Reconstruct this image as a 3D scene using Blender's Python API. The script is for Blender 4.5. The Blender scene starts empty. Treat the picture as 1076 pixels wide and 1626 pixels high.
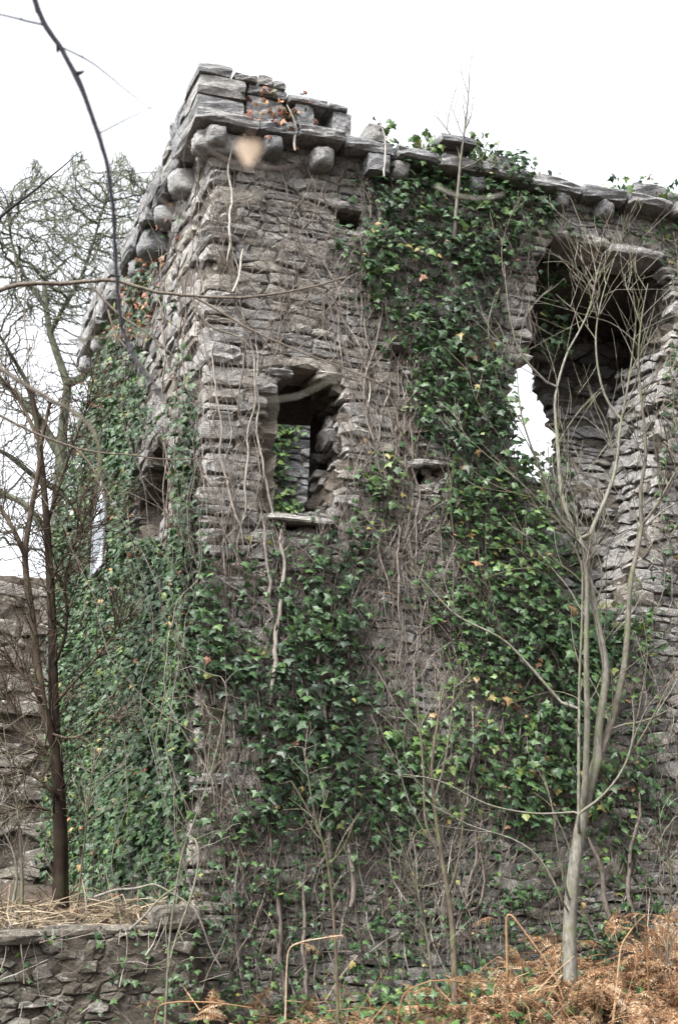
import bpy, math, random
import numpy as np
from math import sin, cos, radians, pi, hypot
from mathutils import Matrix, Vector

rng = np.random.default_rng(7)
random.seed(7)
SC = bpy.context.scene
COL = SC.collection

# ------------------------------------------------------------------ camera, sky, sun, exposure
F_PX, PITCH = 2150.0, radians(15.5)
CAM = np.array([0.0, 0.0, 1.6])
cd = bpy.data.cameras.new('camera')
co = bpy.data.objects.new('camera', cd); COL.objects.link(co)
co.location = CAM; co.rotation_euler = (pi/2 + PITCH, 0, 0)
cd.sensor_fit = 'VERTICAL'; cd.sensor_height = 36.0; cd.lens = 36.0*F_PX/1626.0
cd.clip_start = 0.05; cd.clip_end = 2000
cd.dof.use_dof = True; cd.dof.focus_distance = 9.4; cd.dof.aperture_fstop = 3.8
SC.camera = co

SUN_YAW, SUN_EL = radians(-142), radians(52)
w = bpy.data.worlds.new('World'); SC.world = w; w.use_nodes = True
nt = w.node_tree; nt.nodes.clear()
sky = nt.nodes.new('ShaderNodeTexSky'); sky.sky_type = 'NISHITA'; sky.sun_disc = False
sky.sun_elevation = SUN_EL; sky.sun_rotation = SUN_YAW
sky.air_density = 1.0; sky.dust_density = 6.0; sky.ozone_density = 1.0
hsv = nt.nodes.new('ShaderNodeHueSaturation'); hsv.inputs['Saturation'].default_value = 0.15
bg = nt.nodes.new('ShaderNodeBackground'); bg.inputs['Strength'].default_value = 0.125
wo = nt.nodes.new('ShaderNodeOutputWorld')
nt.links.new(sky.outputs[0], hsv.inputs['Color']); nt.links.new(hsv.outputs[0], bg.inputs['Color'])
nt.links.new(bg.outputs[0], wo.inputs['Surface'])
sl = bpy.data.lights.new('sun', 'SUN'); sl.energy = 1.5; sl.angle = radians(24); sl.color = (1, .97, .93)
so = bpy.data.objects.new('sun', sl); COL.objects.link(so)
sd = Vector((sin(SUN_YAW)*cos(SUN_EL), cos(SUN_YAW)*cos(SUN_EL), sin(SUN_EL)))
so.rotation_euler = sd.to_track_quat('Z', 'Y').to_euler(); so.location = sd*40
SC.view_settings.view_transform = 'Standard'; SC.view_settings.look = 'None'
SC.view_settings.gamma = 1.0; SC.view_settings.exposure = 2.2
SC.view_settings.use_curve_mapping = False

# ------------------------------------------------------------------ frames of reference
FWD = np.array([0, cos(PITCH), sin(PITCH)]); UPV = np.array([0, -sin(PITCH), cos(PITCH)]); RGT = np.array([1.0, 0, 0])
def ray(px, py):
    return RGT*(px-538)/F_PX + UPV*(813-py)/F_PX + FWD
def pt(px, py, dist):                       # point at a forward distance in metres
    d = ray(px, py); return CAM + d*(dist/d[1])
YAW = radians(20.2)
d0 = ray(320, 800); P0 = CAM + d0*(9.0/hypot(d0[0], d0[1])); P0[2] = 0
DR = np.array([cos(YAW), sin(YAW), 0.0]); DL = np.array([-sin(YAW), cos(YAW), 0.0]); ZU = np.array([0, 0, 1.0])
def T(u, wv, z):                            # tower frame: u along the front wall, wv into it, z up
    return P0 + DR*u + DL*wv + ZU*z
def onR(px, py, off=0.0):
    d = ray(px, py); t = ((P0-CAM) @ DL - off)/(d @ DL); p = CAM + d*t; return (p-P0) @ DR, p[2]
def onL(px, py, off=0.0):
    d = ray(px, py); t = ((P0-CAM) @ DR - off)/(d @ DR); p = CAM + d*t; return (p-P0) @ DL, p[2]
def proj(P):
    q = np.atleast_2d(P) - CAM; z = np.maximum(q @ FWD, 1e-3)
    return 538 + F_PX*(q @ RGT)/z, 813 - F_PX*(q @ UPV)/z, z
def in_poly(x, y, poly):
    x = np.asarray(x, float); y = np.asarray(y, float); ins = np.zeros(x.shape, bool); n = len(poly)
    for i in range(n):
        x1, y1 = poly[i]; x2, y2 = poly[(i+1) % n]
        c = ((y1 > y) != (y2 > y)) & (x < (x2-x1)*(y-y1)/((y2-y1) or 1e-9) + x1)
        ins ^= c
    return ins
def nrm(v):
    v = np.asarray(v, float); return v/np.maximum(np.linalg.norm(v, axis=-1, keepdims=True), 1e-9)
def smooth_noise(x, y, s=0.0):
    return (np.sin(1.7*x+2.1*y+s)+np.sin(2.9*x-1.3*y+1.7*s+1)+np.sin(-1.1*x+3.7*y+2.3*s+4)+.6*np.sin(5.3*x+4.1*y+s*3))/3.6
def ground_z(u, wv):
    """height of the ground in the tower frame: a bank in front, a terrace left of the tower, an added bank behind the camera"""
    u = np.asarray(u, float); wv = np.asarray(wv, float)
    zb = np.interp(u, [-3, 0, 1, 2, 3, 5], [.70, .72, .80, .93, 1.05, 1.15])
    f = np.maximum(-wv - .5, 0)
    front = zb - .115*f + .03*smooth_noise(u*2, wv*2)
    front = front + np.interp(f, [0, 11, 14, 22, 34, 60], [0, 0, 1.5, 8, 14, 18])  # unseen bank behind the camera, added to darken the lower wall
    terr = 1.33 + .05*np.clip(wv, 0, 6) + .035*smooth_noise(u*2.3, wv*2.3, 2)
    return np.where((u < 0.1) & (wv > -.1), terr, np.where(wv > .2, 1.2, front))

# ------------------------------------------------------------------ mesh and object helpers
class MB:
    def __init__(s): s.V = []; s.Fq = []; s.Ft = []; s.t = []; s.n = 0
    def add(s, V, quads=None, tris=None, tint=.5):
        V = np.asarray(V, float); s.V.append(V)
        if quads is not None and len(quads): s.Fq.append(np.asarray(quads)+s.n)
        if tris is not None and len(tris): s.Ft.append(np.asarray(tris)+s.n)
        s.t.append(np.broadcast_to(np.asarray(tint, float), (len(V),))); s.n += len(V)
    def tube(s, P, R, k=4, tint=.5):
        P = np.asarray(P, float); n = len(P)
        if n < 2: return
        R = np.broadcast_to(np.asarray(R, float), (n,))
        tg = nrm(np.gradient(P, axis=0)); m = tg.mean(0)
        ref = np.eye(3)[np.argmin(np.abs(m))]
        a = nrm(np.cross(tg, ref)); b = np.cross(tg, a)
        th = np.arange(k)*2*pi/k
        V = (P[:, None] + R[:, None, None]*(a[:, None]*np.cos(th)[None, :, None] + b[:, None]*np.sin(th)[None, :, None])).reshape(-1, 3)
        i = np.arange(n-1)[:, None]*k; j = np.arange(k)[None]; j2 = (j+1) % k
        q = np.stack([i+j, i+j2, i+k+j2, i+k+j], -1).reshape(-1, 4)
        s.add(V, quads=q, tint=tint)
    def mesh(s, name, origin=(0, 0, 0), smooth=False):
        V = np.concatenate(s.V) - np.asarray(origin); q = np.concatenate(s.Fq) if s.Fq else np.zeros((0, 4), int)
        t = np.concatenate(s.Ft) if s.Ft else np.zeros((0, 3), int)
        me = bpy.data.meshes.new(name)
        me.vertices.add(len(V)); me.vertices.foreach_set('co', V.astype(np.float32).ravel())
        L = np.concatenate([q.ravel(), t.ravel()]).astype(np.int32)
        me.loops.add(len(L)); me.loops.foreach_set('vertex_index', L)
        st = np.concatenate([np.arange(len(q))*4, len(q)*4 + np.arange(len(t))*3]).astype(np.int32)
        me.polygons.add(len(st)); me.polygons.foreach_set('loop_start', st)
        me.polygons.foreach_set('use_smooth', np.full(len(st), bool(smooth)))
        at = me.attributes.new('tint', 'FLOAT', 'POINT'); at.data.foreach_set('value', np.concatenate(s.t).astype(np.float32))
        me.update(calc_edges=True)
        return me

def thing(name, label, cat, loc, group=None):
    o = bpy.data.objects.new(name, None); COL.objects.link(o); o.location = loc
    o.empty_display_size = .1
    o['label'] = label; o['category'] = cat
    if group: o['group'] = group
    return o
def wloc(o):
    v = np.zeros(3)
    while o is not None: v = v + np.array(o.location); o = o.parent
    return v
def part(name, mb, mat, parent, smooth=False, stuff=False, origin=None):
    if isinstance(mb, MB):
        if mb.n == 0: return None
        pl = wloc(parent) if parent is not None else np.zeros(3)
        org = np.array(origin) if origin is not None else np.concatenate(mb.V).mean(0)
        me = mb.mesh(name, org, smooth); me.materials.append(mat)
        o = bpy.data.objects.new(name, me); o.location = org - pl
    COL.objects.link(o); o.parent = parent
    if stuff: o['kind'] = 'stuff'
    return o

def cube_template(n):
    """surface of a cube cut n times along each edge: verts in [-1,1]^3, quads"""
    idx = {}; V = []; Q = []
    def vid(p):
        if p not in idx: idx[p] = len(V); V.append([2*c/n-1 for c in p])
        return idx[p]
    for ax in range(3):
        for side in (0, n):
            b, c = (ax+1) % 3, (ax+2) % 3
            for i in range(n):
                for j in range(n):
                    f = []
                    for di, dj in ((0, 0), (1, 0), (1, 1), (0, 1)):
                        p = [0, 0, 0]; p[ax] = side; p[b] = i+di; p[c] = j+dj; f.append(vid(tuple(p)))
                    Q.append(f if side else f[::-1])
    return np.array(V), np.array(Q)
CT = {n: cube_template(n) for n in (2, 3, 4, 6)}
def rock(mb, c, axes, half, n=2, k=7.0, shear=.12, jit=.05, tint=None):
    """one irregular block: boxy superellipsoid, random corner offsets, chipped vertices"""
    V, Q = CT[n]
    r = (np.abs(V)**k).sum(1)**(1/k); v = V/r[:, None]
    co_ = rng.uniform(-shear, shear, (2, 2, 2, 3)); s = (v+1)/2
    d = np.zeros_like(v)
    for a in (0, 1):
        for b in (0, 1):
            for e in (0, 1):
                wgt = (s[:, 0] if a else 1-s[:, 0])*(s[:, 1] if b else 1-s[:, 1])*(s[:, 2] if e else 1-s[:, 2])
                d += wgt[:, None]*co_[a, b, e]
    v = v + d + rng.normal(0, jit, v.shape)
    v = v*np.asarray(half)
    A = np.asarray(axes)
    mb.add(np.asarray(c) + v @ A, quads=Q, tint=rng.random() if tint is None else tint)

# ------------------------------------------------------------------ materials
def new_mat(name):
    m = bpy.data.materials.new(name); m.use_nodes = True; t = m.node_tree; t.nodes.clear()
    o = t.nodes.new('ShaderNodeOutputMaterial'); b = t.nodes.new('ShaderNodeBsdfPrincipled')
    t.links.new(b.outputs[0], o.inputs[0]); return m, t, b
def nd(t, kind, **kw):
    n = t.nodes.new(kind)
    for k_, v in kw.items(): setattr(n, k_, v)
    return n
def ramp(t, stops, src):
    r = nd(t, 'ShaderNodeValToRGB'); e = r.color_ramp.elements
    while len(e) < len(stops): e.new(.5)
    for el, (p, c) in zip(e, stops): el.position = p; el.color = (*c, 1)
    t.links.new(src, r.inputs[0]); return r.outputs[0]
def noise(t, scale, detail=4, rough=.6, vec=None, dist=0.0):
    n = nd(t, 'ShaderNodeTexNoise'); n.inputs['Scale'].default_value = scale; n.inputs['Detail'].default_value = detail
    n.inputs['Roughness'].default_value = rough; n.inputs['Distortion'].default_value = dist
    if vec is not None: t.links.new(vec, n.inputs['Vector'])
    return n.outputs['Fac']
def mix(t, fac, a, b, mode='MIX'):
    m = nd(t, 'ShaderNodeMix', data_type='RGBA', blend_type=mode)
    for sock, v in ((m.inputs[0], fac), (m.inputs[6], a), (m.inputs[7], b)):
        if hasattr(v, 'is_linked'): t.links.new(v, sock)
        elif isinstance(v, (int, float)): sock.default_value = v
        else: sock.default_value = (*v, 1)
    return m.outputs[2]
def mathn(t, op, a, b=0.0):
    m = nd(t, 'ShaderNodeMath', operation=op)
    for sock, v in ((m.inputs[0], a), (m.inputs[1], b)):
        if hasattr(v, 'is_linked'): t.links.new(v, sock)
        else: sock.default_value = v
    return m.outputs[0]
def tint_attr(t):
    a = nd(t, 'ShaderNodeAttribute', attribute_name='tint'); return a.outputs['Fac']

def stone_mat(name, cols, lichen=.35, moss=.15, bump=1.0):
    m, t, b = new_mat(name)
    pos = nd(t, 'ShaderNodeNewGeometry').outputs['Position']
    mp = nd(t, 'ShaderNodeMapping'); mp.inputs['Scale'].default_value = (1, 1, 1.7); t.links.new(pos, mp.inputs[0]); lay = mp.outputs[0]
    base = ramp(t, [(i/(len(cols)-1), c) for i, c in enumerate(cols)], tint_attr(t))
    n1 = noise(t, 13, 8, .75, lay)
    c = mix(t, .9, base, ramp(t, [(.30, (.35, .34, .33)), (.5, (.95, .95, .95)), (.68, (1.6, 1.58, 1.52))], n1), 'MULTIPLY')
    big = noise(t, 1.1, 3, .6, pos)
    c = mix(t, mathn(t, 'MULTIPLY', ramp(t, [(.45, (0, 0, 0)), (.7, (1, 1, 1))], big), .55), c, mix(t, .6, c, (.10, .08, .058), 'MIX'))
    li = ramp(t, [(.56, (0, 0, 0)), (.66, (1, 1, 1))], noise(t, 16, 5, .65, pos, .6))
    c = mix(t, mathn(t, 'MULTIPLY', li, lichen), c, (.42, .415, .39))
    mo = ramp(t, [(.58, (0, 0, 0)), (.72, (1, 1, 1))], noise(t, 3.1, 5, .7, pos, .3))
    c = mix(t, mathn(t, 'MULTIPLY', mo, moss), c, (.055, .062, .022))
    sx = nd(t, 'ShaderNodeSeparateXYZ'); t.links.new(pos, sx.inputs[0])
    damp = ramp(t, [(.18, (1, 1, 1)), (.62, (0, 0, 0))], mathn(t, 'ADD', mathn(t, 'MULTIPLY', sx.outputs[2], .125), mathn(t, 'MULTIPLY', mathn(t, 'SUBTRACT', noise(t, 2.2, 4, .6, pos), .5), .5)))
    c = mix(t, mathn(t, 'MULTIPLY', damp, .3), c, mix(t, .8, c, (.52, .48, .33), 'MULTIPLY'))
    dk = ramp(t, [(.30, (1, 1, 1)), (.42, (0, 0, 0))], noise(t, 30, 4, .6, lay))
    c = mix(t, mathn(t, 'MULTIPLY', dk, .6), c, (.03, .027, .024))
    t.links.new(c, b.inputs['Base Color']); b.inputs['Roughness'].default_value = .9
    b.inputs['Specular IOR Level'].default_value = .25
    h = mathn(t, 'ADD', mathn(t, 'MULTIPLY', n1, 1.0), mathn(t, 'MULTIPLY', noise(t, 42, 5, .7, lay), .5))
    bp = nd(t, 'ShaderNodeBump'); bp.inputs['Strength'].default_value = bump; bp.inputs['Distance'].default_value = .06
    t.links.new(h, bp.inputs['Height']); t.links.new(bp.outputs[0], b.inputs['Normal'])
    return m
M_STONE = stone_mat('wall_stone', [(.19, .184, .182), (.29, .283, .278), (.355, .348, .342), (.325, .302, .265), (.44, .432, .42)])
M_CAP = stone_mat('parapet_stone', [(.19, .196, .208), (.26, .265, .275), (.295, .295, .295), (.36, .358, .35)], .5, .10)
M_LOW = stone_mat('low_wall_stone', [(.10, .088, .075), (.145, .13, .113), (.185, .17, .15), (.25, .238, .22)], .95, .5, 1.0)
M_CORE = stone_mat('rubble_core', [(.085, .074, .062), (.125, .11, .093)], .15, .25, .9)

def bark_mat(name, cols, sc=30, moss=0.0):
    m, t, b = new_mat(name); pos = nd(t, 'ShaderNodeNewGeometry').outputs['Position']
    mp = nd(t, 'ShaderNodeMapping'); mp.inputs['Scale'].default_value = (1, 1, .45); t.links.new(pos, mp.inputs[0])
    n1 = noise(t, sc, 5, .65, mp.outputs[0])
    base = ramp(t, [(i/(len(cols)-1), c) for i, c in enumerate(cols)], tint_attr(t))
    c = mix(t, .8, base, ramp(t, [(.3, (.35, .33, .31)), (.52, (1.0, 1.0, 1.0)), (.72, (1.6, 1.6, 1.55))], n1), 'MULTIPLY')
    if moss:
        mo = ramp(t, [(.48, (0, 0, 0)), (.6, (1, 1, 1))], noise(t, 6, 4, .6, pos))
        c = mix(t, mathn(t, 'MULTIPLY', mo, moss), c, (.10, .115, .05))
    t.links.new(c, b.inputs['Base Color']); b.inputs['Roughness'].default_value = .85
    b.inputs['Specular IOR Level'].default_value = .15
    bp = nd(t, 'ShaderNodeBump'); bp.inputs['Strength'].default_value = .5; bp.inputs['Distance'].default_value = .01
    t.links.new(n1, bp.inputs['Height']); t.links.new(bp.outputs[0], b.inputs['Normal'])
    return m
M_STEM = bark_mat('ivy_stem', [(.065, .053, .045), (.115, .098, .085), (.175, .155, .138), (.32, .30, .27)], 60)
M_SAP = bark_mat('pale_bark', [(.07, .054, .041), (.115, .108, .093), (.165, .158, .140)], 45, .45)
M_DARK = bark_mat('dark_bark', [(.025, .017, .013), (.045, .032, .024), (.09, .073, .056)], 26, .15)
M_BG = bark_mat('mossy_bark', [(.05, .052, .042), (.085, .092, .072), (.12, .13, .10)], 12, .4)
M_BRANCH = bark_mat('near_branch_bark', [(.035, .028, .03), (.09, .074, .06), (.18, .16, .135)], 80)
M_BRANCHD = bark_mat('near_dark_bark', [(.010, .009, .014), (.018, .015, .019)], 80)

def leaf_mat(name, stops, rough=.46, spec=.4, trans=.12):
    m, t, b = new_mat(name)
    pos = nd(t, 'ShaderNodeNewGeometry').outputs['Position']
    c = ramp(t, stops, tint_attr(t))
    c = mix(t, .6, c, ramp(t, [(.3, (.7, .7, .7)), (.7, (1.25, 1.25, 1.2))], noise(t, 26, 3, .6, pos)), 'MULTIPLY')
    t.links.new(c, b.inputs['Base Color']); b.inputs['Roughness'].default_value = rough
    b.inputs['Specular IOR Level'].default_value = spec
    if trans:
        o = [n for n in t.nodes if n.type == 'OUTPUT_MATERIAL'][0]
        tr = nd(t, 'ShaderNodeBsdfTranslucent'); t.links.new(c, tr.inputs[0])
        ms = nd(t, 'ShaderNodeMixShader'); ms.inputs[0].default_value = trans
        t.links.new(b.outputs[0], ms.inputs[1]); t.links.new(tr.outputs[0], ms.inputs[2]); t.links.new(ms.outputs[0], o.inputs[0])
    return m
M_IVY = leaf_mat('ivy_leaf', [(0, (.006, .016, .007)), (.3, (.017, .044, .014)), (.55, (.038, .080, .020)), (.72, (.088, .138, .032)),
                              (.82, (.11, .13, .035)), (.90, (.20, .165, .05)), (.96, (.20, .12, .06)), (1, (.17, .075, .055))], .5, .4)
M_RED = leaf_mat('red_creeper_leaf', [(0, (.03, .055, .02)), (.25, (.12, .06, .04)), (.5, (.19, .06, .035)), (.75, (.26, .12, .05)), (1, (.28, .2, .09))], .55, .3)
M_BRACKEN = leaf_mat('dead_bracken', [(0, (.07, .036, .021)), (.35, (.148, .079, .042)), (.65, (.212, .125, .069)), (.85, (.28, .19, .115)), (1, (.32, .265, .20))], .8, .15, .2)
M_STRAW = leaf_mat('dry_straw', [(0, (.06, .045, .032)), (.5, (.14, .105, .072)), (1, (.30, .25, .18))], .8, .15, .15)
M_DEADLEAF = leaf_mat('dead_leaf', [(0, (.06, .038, .022)), (.5, (.13, .082, .048)), (1, (.46, .36, .28))], .7, .2, .25)
M_GRASS = leaf_mat('grass_blade', [(0, (.05, .09, .025)), (.6, (.11, .16, .05)), (1, (.36, .31, .16))], .6, .3, .2)

# ------------------------------------------------------------------ ground
def make_ground():
    us = np.concatenate([np.linspace(-120, -8, 15), np.linspace(-7, 8, 76), np.linspace(9, 120, 15)])
    ws = np.concatenate([np.linspace(-60, -10.5, 34), np.linspace(-10, -.3, 50), [-.13, -.09], np.linspace(0, 10, 41), np.linspace(12, 200, 20)])
    U, Wv = np.meshgrid(us, ws, indexing='ij'); Z = ground_z(U, Wv)
    mb = MB(); V = P0 + DR*U[..., None] + DL*Wv[..., None] + ZU*Z[..., None]
    n, m_ = U.shape; i = np.arange(n-1)[:, None]*m_; j = np.arange(m_-1)[None]
    mb.add(V.reshape(-1, 3), quads=np.stack([i+j, i+j+m_, i+j+m_+1, i+j+1], -1).reshape(-1, 4))
    m, t, b = new_mat('woodland_soil'); pos = nd(t, 'ShaderNodeNewGeometry').outputs['Position']
    c = ramp(t, [(.3, (.02, .015, .011)), (.5, (.05, .034, .022)), (.62, (.08, .052, .032)), (.75, (.042, .048, .018))], noise(t, 14, 7, .75, pos))
    t.links.new(c, b.inputs['Base Color']); b.inputs['Roughness'].default_value = .95
    bp = nd(t, 'ShaderNodeBump'); bp.inputs['Distance'].default_value = .05; t.links.new(noise(t, 30, 6, .7, pos), bp.inputs['Height'])
    t.links.new(bp.outputs[0], b.inputs['Normal'])
    o = part('ground', mb, m, None, smooth=True, origin=(0, 0, 0)); o['kind'] = 'structure'
make_ground()

# ------------------------------------------------------------------ ruined tower: openings seen in the photograph, in wall coordinates
pR = lambda pts, off=0: [onR(x, y, off) for x, y in pts]
pL = lambda pts, off=0: [onL(x, y, off) for x, y in pts]
W1 = pR([(420, 812), (416, 700), (413, 645), (425, 620), (445, 606), (462, 586), (495, 586), (508, 602), (522, 618), (546, 640), (533, 675), (546, 715), (528, 760), (524, 812)])
BR = pR([(880, 376), (925, 384), (965, 392), (1042, 416), (1064, 460), (1062, 545), (1046, 610), (1040, 700), (1035, 820), (1000, 900), (985, 965),
         (900, 965), (885, 930), (872, 850), (850, 770), (822, 715), (812, 640), (822, 590), (850, 566), (852, 500), (852, 440), (870, 385)])
HOLES_R = [W1, BR, pR([(533, 338), (568, 332), (572, 360), (540, 362)]), pR([(655, 742), (702, 742), (697, 766), (660, 766)]),
           pR([(621, 555), (641, 555), (641, 569), (621, 569)]), pR([(447, 829), (500, 830), (496, 846), (450, 844)])]
HOLES_L = [pL([(243, 712), (262, 705), (267, 770), (258, 805), (242, 862), (224, 858), (222, 800), (234, 755)]),
           pL([(245, 572), (259, 570), (259, 600), (247, 606)]), pL([(244, 374), (263, 366), (263, 418), (247, 428)])]
def deep(z): return .46+.95*min(1, max(0, (z-4.7)/1.3))
def onDeep(x, y):
    o = .6
    for _ in range(12): o = .5*o + .5*deep(onR(x, y, -o)[1])
    return onR(x, y, -o)
BR2 = [onDeep(x, y) for x, y in [(800, 640), (818, 594), (846, 566), (860, 600), (878, 645), (886, 700), (884, 735), (872, 768), (850, 760), (812, 722)]]
def grow(poly, m):
    P = np.array(poly); c = P.mean(0); d = P-c; return [tuple(q) for q in c + d*(1+m/np.maximum(np.linalg.norm(d, axis=1), .05))[:, None]]
ZC = 7.03            # underside of the cornice
LEN_L = 5.1
GB = 0.55            # depth both walls go below ground level at the foot

tower = thing('ruined_tower', 'roofless grey stone tower ruin with broken parapet, small window and a great breach', 'ruined tower', T(0, 0, 0.7))
def wall_wave(a, z, s): return .035*smooth_noise(a*.9, z*.9, s)

def core_wall(name, a0, a1, z0, z1, thick, holes, place, s, cell=.06, parent=None):
    na, nz = int((a1-a0)/cell), int((z1-z0)/cell)
    A = a0 + np.arange(na+1)*cell; Z = z0 + np.arange(nz+1)*cell
    ca, cz = np.meshgrid(A[:-1]+cell/2, Z[:-1]+cell/2, indexing='ij')
    solid = np.ones((na, nz), bool)
    for h in holes: solid &= ~in_poly(ca, cz, h)
    ga, gz = np.meshgrid(A, Z, indexing='ij'); mb = MB()
    j1 = rng.normal(0, .008, ga.shape); th = np.broadcast_to(thick(ga) if callable(thick) else thick, ga.shape)
    K = 1 if np.max(th) < .2 else 6
    layers = []
    for k in range(K+1):
        ja = rng.normal(0, .018, ga.shape); jz = rng.normal(0, .018, ga.shape)
        wv = .024 + (th-.024)*k/K + rng.normal(0, .012, ga.shape) + wall_wave(ga, gz, s)
        layers.append(place(ga+ja, gz+jz, wv).reshape(-1, 3))
    N = (na+1)*(nz+1); V = np.concatenate(layers); Q = []
    def vi(i, j, k): return k*N + i*(nz+1) + j
    I, J = np.nonzero(solid)
    Q.append(np.stack([vi(I, J, 0), vi(I+1, J, 0), vi(I+1, J+1, 0), vi(I, J+1, 0)], -1))
    Q.append(np.stack([vi(I, J, K), vi(I, J+1, K), vi(I+1, J+1, K), vi(I+1, J, K)], -1))
    sp = np.pad(solid, 1)
    for di, dj, e in ((-1, 0, ((0, 0), (0, 1))), (1, 0, ((1, 1), (1, 0))), (0, -1, ((1, 0), (0, 0))), (0, 1, ((0, 1), (1, 1)))):
        bd = solid & ~sp[1+di:1+di+na, 1+dj:1+dj+nz]; I, J = np.nonzero(bd)
        (a_, b_), (c_, d_) = e
        for k in range(K):
            Q.append(np.stack([vi(I+a_, J+b_, k), vi(I+c_, J+d_, k), vi(I+c_, J+d_, k+1), vi(I+a_, J+b_, k+1)], -1))
    mb.add(V, quads=np.concatenate(Q), tint=.5)
    return part(name, mb, M_CORE, parent)
placeR = lambda a, z, wv: P0 + DR*a[..., None] + DL*wv[..., None] + ZU*z[..., None]
placeL = lambda a, z, wv: P0 + DR*wv[..., None] + DL*a[..., None] + ZU*z[..., None]
core_wall('wall_core', .06, 6.0, .3, ZC, .55, [grow(HOLES_R[0], .035), grow(BR, .05)]+HOLES_R[2:], placeR, 0, parent=tower)
core_wall('wall_core', 2.1, 6.0, .9, ZC, .18, [grow(BR2, .07)], lambda a, z_, wv: placeR(a, z_, wv+.45+.95*np.clip((z_-4.7)/1.3, 0, 1)), 11, parent=tower)
core_wall('wall_core', .06, LEN_L, .8, ZC, .55, HOLES_L, placeL, 5, cell=.08, parent=tower)

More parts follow.
